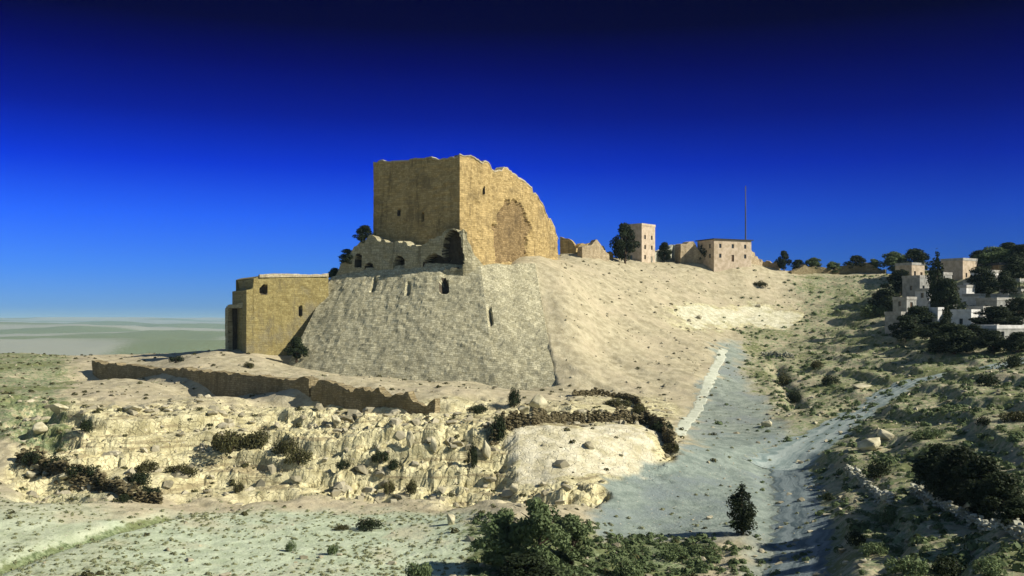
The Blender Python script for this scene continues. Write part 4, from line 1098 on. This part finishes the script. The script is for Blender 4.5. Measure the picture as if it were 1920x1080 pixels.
# ------------------------------------------------------------------ houses
def house(name, px, py, Y, wpx, hpx, depth, rz, wall, roofm, label, wins, door=True, parapet=True, eave=0.0, group=None, cat='house'):
    x, y, z = W(px, py, Y)
    gz = float(H(np.array([x]), np.array([y]))[0]); w = wpx/F*Y; h = hpx/F*Y
    root = empty(name, (x, y, z), label, cat, group, rz)
    hw, hd = w/2, depth/2; z0 = -3.5
    V = []; Fs = []; panes = []; doors = []
    def quad(*p):
        b = len(V); V.extend(p); Fs.append((b, b+1, b+2, b+3))
    def facade(org, ux, L, nrm, openings):
        # grid split by the openings; each opening gets a reveal and a sunken pane
        xs = sorted({0, L, *[o[0] for o in openings], *[o[0]+o[2] for o in openings]}); zs = sorted({z0, h, *[o[1] for o in openings], *[o[1]+o[3] for o in openings]})
        P = lambda a, c, dpt=0: (org[0]+ux[0]*a-nrm[0]*dpt, org[1]+ux[1]*a-nrm[1]*dpt, c)
        for a, b in zip(xs[:-1], xs[1:]):
            for c, e in zip(zs[:-1], zs[1:]):
                if any(o[0] <= (a+b)/2 <= o[0]+o[2] and o[1] <= (c+e)/2 <= o[1]+o[3] for o in openings): continue
                quad(P(a, c), P(b, c), P(b, e), P(a, e))
        for (a, c, ww, hh, kind) in openings:
            dp = 0.22; b, e = a+ww, c+hh
            quad(P(a, c), P(a, c, dp), P(a, e, dp), P(a, e)); quad(P(b, c, dp), P(b, c), P(b, e), P(b, e, dp))
            quad(P(a, e), P(a, e, dp), P(b, e, dp), P(b, e)); quad(P(a, c, dp), P(a, c), P(b, c), P(b, c, dp))
            (doors if kind == 'door' else panes).append([P(a, c, dp), P(b, c, dp), P(b, e, dp), P(a, e, dp)])
    def ops(L, n, withdoor):
        out = []
        for fl in range(max(1, int(h//3.1))):
            for k in range(n):
                cx = L*(k+0.5)/n; zz = fl*3.1+1.1
                if zz+1.3 > h-0.3: continue
                if withdoor and fl == 0 and k == n//2: out.append((cx-0.5, 0.02, 1.0, 2.1, 'door'))
                else: out.append((cx-0.45, zz, 0.9, 1.3, 'win'))
        return out
    facade((-hw, -hd), (1, 0), w, (0, -1), ops(w, wins, door)); facade((hw, -hd), (0, 1), depth, (1, 0), ops(depth, max(1, wins-1), False))
    facade((hw, hd), (-1, 0), w, (0, 1), ()); facade((-hw, hd), (0, -1), depth, (-1, 0), ops(depth, max(1, wins-1), False))
    mesh_obj('wall', V, Fs, wall, root)
    rv = []; rf = []
    def boxm(a, b):
        k = len(rv); (x0, y0, c0), (x1, y1, c1) = a, b
        rv.extend([(x0,y0,c0),(x1,y0,c0),(x1,y1,c0),(x0,y1,c0),(x0,y0,c1),(x1,y0,c1),(x1,y1,c1),(x0,y1,c1)])
        rf.extend([tuple(k+i for i in q) for q in ((3,2,1,0),(4,5,6,7),(0,1,5,4),(1,2,6,5),(2,3,7,6),(3,0,4,7))])
    e = eave if eave else 0.12
    boxm((-hw-e, -hd-e, h+0.003), (hw+e, hd+e, h+0.28))
    if parapet:
        for a, b in (((-hw-e, -hd-e, h+0.283), (hw+e, -hd-e+0.22, h+0.75)), ((-hw-e, hd+e-0.22, h+0.283), (hw+e, hd+e, h+0.75)),
                     ((-hw-e, -hd-e+0.223, h+0.283), (-hw-e+0.22, hd+e-0.223, h+0.745)), ((hw+e-0.22, -hd-e+0.223, h+0.283), (hw+e, hd+e-0.223, h+0.745))): boxm(a, b)
    mesh_obj('roof', rv, rf, roofm, root)
    for p in panes:
        wd = mesh_obj('window', p, [(0,1,2,3)], M_GLASS, root)
    for p in doors: mesh_obj('door', p, [(0,1,2,3)], M_WOOD, root)
    # water tank or stair hut detail on larger roofs
    return root
HV = 'houses of the hillside village'
house('tower_house', 1196, 494, 313, 44, 68, 8, R(48), M_TAN, M_TAN, 'tall tan stone tower house on the ridge right of the keep', 2)
house('house', 1358, 492, 318, 84, 40, 9, R(24), M_TAN, M_DARKROOF, 'tan house with dark flat roof on the ridge', 3, True, False, 0.5)
house('house', 1798, 528, 298, 48, 38, 7, R(35), M_TAN, M_ROOF, 'tan flat-roofed house highest in the village right of the tallest conifer', 2, group=HV)
house('house', 1810, 616, 240, 32, 30, 5, R(38), M_PLASTER, M_PLASTER, 'bright white cube house in the middle of the dark village trees', 1, group=HV)
house('house', 1751, 616, 243, 18, 34, 4, R(30), M_PLASTER, M_PLASTER, 'narrow white house between dark trees, left of the white cube', 1, group=HV)
house('house', 1884, 642, 216, 88, 26, 5, R(22), M_GREYPL, M_PLASTER, 'long grey house with pale roof low in the village', 3, group=HV)
house('house', 1804, 566, 268, 26, 26, 5, R(32), M_PLASTER, M_ROOF, 'small white house just above the white cube house', 1, group=HV)
house('house', 1722, 552, 282, 40, 30, 6, R(28), M_GREYPL, M_ROOF, 'grey house below the tallest village conifer', 2, group=HV)
house('house', 1866, 590, 250, 48, 26, 6, R(26), M_GREYPL, M_ROOF, 'grey house behind the dark tree right of the white cube', 2, group=HV)
house('house', 1884, 520, 296, 46, 22, 6, R(6), M_BROWNPL, M_DARKROOF, 'brown dark-roofed house on the skyline at the far right', 2, group=HV)

house('house', 1706, 524, 306, 36, 26, 6, R(30), M_TAN, M_ROOF, 'small tan house on the skyline left of the tallest village conifer', 2, group=HV)
house('house', 1908, 574, 262, 44, 26, 6, R(30), M_PLASTER, M_ROOF, 'white house at the right edge in the upper village', 2, group=HV)
house('house', 1848, 536, 288, 36, 24, 6, R(34), M_PLASTER, M_ROOF, 'small pale house right of the tan flat-roofed village house', 2, group=HV)
for k_, (px_, py_, Y_, w_, h_, m_, lb_) in enumerate([
 (1696,582,262,26,20,M_GREYPL,'tiny grey house left of the narrow white house'), (1736,566,272,22,20,M_PLASTER,'tiny white house above the narrow white house'),
 (1826,574,264,22,18,M_PLASTER,'tiny white house right of the small white house'), (1902,548,280,26,20,M_GREYPL,'tiny grey house under the skyline at the right edge'),
 (1836,600,244,24,20,M_PLASTER,'tiny white house touching the white cube house'), (1862,556,276,26,20,M_TAN,'tiny tan house between the upper village trees'),
 (1874,606,238,30,18,M_PLASTER,'low white house behind the wide dark tree'), (1718,608,248,22,18,M_TAN,'tiny tan house at the lower left of the village'),
 (1906,512,300,34,26,M_TAN,'tan house on the skyline at the right edge'), (1856,514,304,30,24,M_PLASTER,'white house on the skyline between two dark trees'),
 (1680,606,250,20,16,M_GREYPL,'lowest tiny grey house left of the village trees'), (1848,632,222,22,18,M_TAN,'tiny tan house left of the long grey house'),
 (1914,596,246,22,18,M_GREYPL,'tiny grey house below the white house at the right edge'), (1826,546,284,20,16,M_PLASTER,'tiny white house left of the small pale house'),
 (1880,574,262,22,18,M_PLASTER,'tiny white house right of the grey house behind the trees'), (1790,556,280,20,16,M_GREYPL,'tiny grey house just below the tan flat-roofed village house'),
 (1896,626,226,34,22,M_PLASTER,'white house stacked behind the long grey house'), (1764,538,290,26,22,M_GREYPL,'tiny grey house beside the top of the tallest conifer')]):
    house('house', px_, py_, Y_, w_, h_, 4.5, R(28+4*(k_ % 4)), m_, M_ROOF, lb_, 1, group=HV)
house('house', 1770, 592, 252, 26, 26, 5, R(34), M_GREYPL, M_PLASTER, 'small grey house behind the tall dark village tree', 1, group=HV)
# ------------------------------------------------------------------ mast on the ridge
p0 = W(1398,470,326); root = empty('mast', (p0[0], p0[1], p0[2]-2), 'thin tall metal mast behind the dark flat-roofed house', 'mast')
hh = (470-348)/F*326+2
v, f = tube([(0,0,0),(0,0,hh*0.6),(0,0,hh)], [0.26,0.21,0.13], 8); mesh_obj('pole', v, f, M_METAL, root, smooth=True)
v, f = join([tube([(-0.6,0,hh-0.8),(0.6,0,hh-0.8)], [0.04,0.04], 6), tube([(-0.45,0,hh-1.6),(0.45,0,hh-1.6)], [0.04,0.04], 6)]); mesh_obj('crossbar', v, f, M_METAL, root)

# ------------------------------------------------------------------ sun, sky, air, camera
S = Vector((0.80, -0.235, 0.55)).normalized()
sl = bpy.data.lights.new('sun', 'SUN'); sl.energy = 4.2; sl.angle = R(0.5); sl.color = (1.0, 0.93, 0.80)
so = bpy.data.objects.new('sun', sl); COL.objects.link(so); so.rotation_euler = S.to_track_quat('Z', 'Y').to_euler()
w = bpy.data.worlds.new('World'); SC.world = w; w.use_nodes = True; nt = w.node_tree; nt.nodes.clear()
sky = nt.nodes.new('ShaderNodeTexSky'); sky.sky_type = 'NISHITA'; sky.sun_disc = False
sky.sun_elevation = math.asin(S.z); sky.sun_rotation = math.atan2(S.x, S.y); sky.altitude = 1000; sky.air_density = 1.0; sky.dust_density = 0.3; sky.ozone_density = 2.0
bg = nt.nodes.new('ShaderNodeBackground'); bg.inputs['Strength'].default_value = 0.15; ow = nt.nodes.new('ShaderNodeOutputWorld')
nt.links.new(bg.outputs[0], ow.inputs[0])
def wn(t, **kw):
    nd = nt.nodes.new(t)
    for k, v in kw.items(): setattr(nd, k, v)
    return nd
def wmap(sock, a, b):
    nd = wn('ShaderNodeMapRange'); nd.inputs['From Min'].default_value = a; nd.inputs['From Max'].default_value = b
    nt.links.new(sock, nd.inputs['Value']); return nd.outputs[0]
# a strongly polarised, deep blue sky ahead; unseen dome above and behind brightened as fill
geo = wn('ShaderNodeTexCoord'); sx = wn('ShaderNodeSeparateXYZ'); nt.links.new(geo.outputs['Generated'], sx.inputs[0])
rp = wn('ShaderNodeValToRGB'); cr = rp.color_ramp; cr.interpolation = 'LINEAR'
stops = [(0.0,(.13,.22,.39)),(0.012,(.075,.17,.43)),(0.05,(.043,.14,.49)),(0.10,(.020,.095,.54)),(0.15,(.002,.034,.43)),(0.198,(.0006,.011,.225)),(0.245,(.0003,.0025,.105)),(0.28,(.0002,.0006,.034)),(0.35,(.0002,.0005,.022))]
for i, (zz, c) in enumerate(stops):
    e = cr.elements[i] if i < 2 else cr.elements.new(1.0)
    e.position = zz/0.35
    e.color = (*c, 1)
nt.links.new(wmap(sx.outputs['Z'], 0, 0.35), rp.inputs[0])
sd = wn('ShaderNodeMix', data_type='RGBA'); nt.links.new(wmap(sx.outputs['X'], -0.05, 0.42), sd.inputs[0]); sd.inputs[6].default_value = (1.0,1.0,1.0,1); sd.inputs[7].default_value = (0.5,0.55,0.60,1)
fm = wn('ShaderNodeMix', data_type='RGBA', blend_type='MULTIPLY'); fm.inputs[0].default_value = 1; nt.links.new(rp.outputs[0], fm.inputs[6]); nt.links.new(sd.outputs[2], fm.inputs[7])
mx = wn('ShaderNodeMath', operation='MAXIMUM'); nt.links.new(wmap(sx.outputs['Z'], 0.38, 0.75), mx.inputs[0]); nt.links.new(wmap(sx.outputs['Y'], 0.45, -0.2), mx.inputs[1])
un = wn('ShaderNodeMix', data_type='RGBA'); nt.links.new(mx.outputs[0], un.inputs[0]); nt.links.new(fm.outputs[2], un.inputs[6]); un.inputs[7].default_value = (0.30,0.32,0.34,1)  # out-of-view sky lifted here to fill the shaded faces
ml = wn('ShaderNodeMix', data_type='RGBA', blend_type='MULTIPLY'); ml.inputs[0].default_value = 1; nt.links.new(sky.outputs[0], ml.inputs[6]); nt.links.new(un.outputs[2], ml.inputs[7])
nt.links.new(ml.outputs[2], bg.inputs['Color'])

hb = bpy.data.meshes.new('haze'); bmh = bmesh.new(); bmesh.ops.create_cube(bmh, size=1); bmh.to_mesh(hb); bmh.free()
ho = bpy.data.objects.new('haze', hb); COL.objects.link(ho); HZ0, HZ1 = -220.0, 52.0
ho.scale = (50000, 50000, HZ1-HZ0); ho.location = (0, 0, (HZ0+HZ1)/2)
hm = bpy.data.materials.new('haze_air'); hm.use_nodes = True; hm.node_tree.nodes.clear()
pv = hm.node_tree.nodes.new('ShaderNodeVolumePrincipled'); pv.inputs['Density'].default_value = 5e-5; pv.inputs['Color'].default_value = (0.50,0.80,1.0,1)
oo = hm.node_tree.nodes.new('ShaderNodeOutputMaterial'); hm.node_tree.links.new(pv.outputs[0], oo.inputs['Volume'])
hb.materials.append(hm); tag(ho, 'thin pale blue haze over the far plain', 'haze', kind='stuff')

cam = bpy.data.cameras.new('camera'); co = bpy.data.objects.new('camera', cam); COL.objects.link(co)
cam.sensor_width = 36; cam.lens = 36*F/1920; cam.shift_y = 60/1920; cam.clip_end = 60000; cam.clip_start = 0.5
co.location = (0, 0, 0); co.rotation_euler = (R(90), 0, 0); SC.camera = co
SC.view_settings.view_transform = 'Standard'; SC.view_settings.look = 'None'; SC.view_settings.exposure = 0.75; SC.view_settings.gamma = 1
SC.cycles.use_denoising = True
SC.cycles.max_bounces = 5
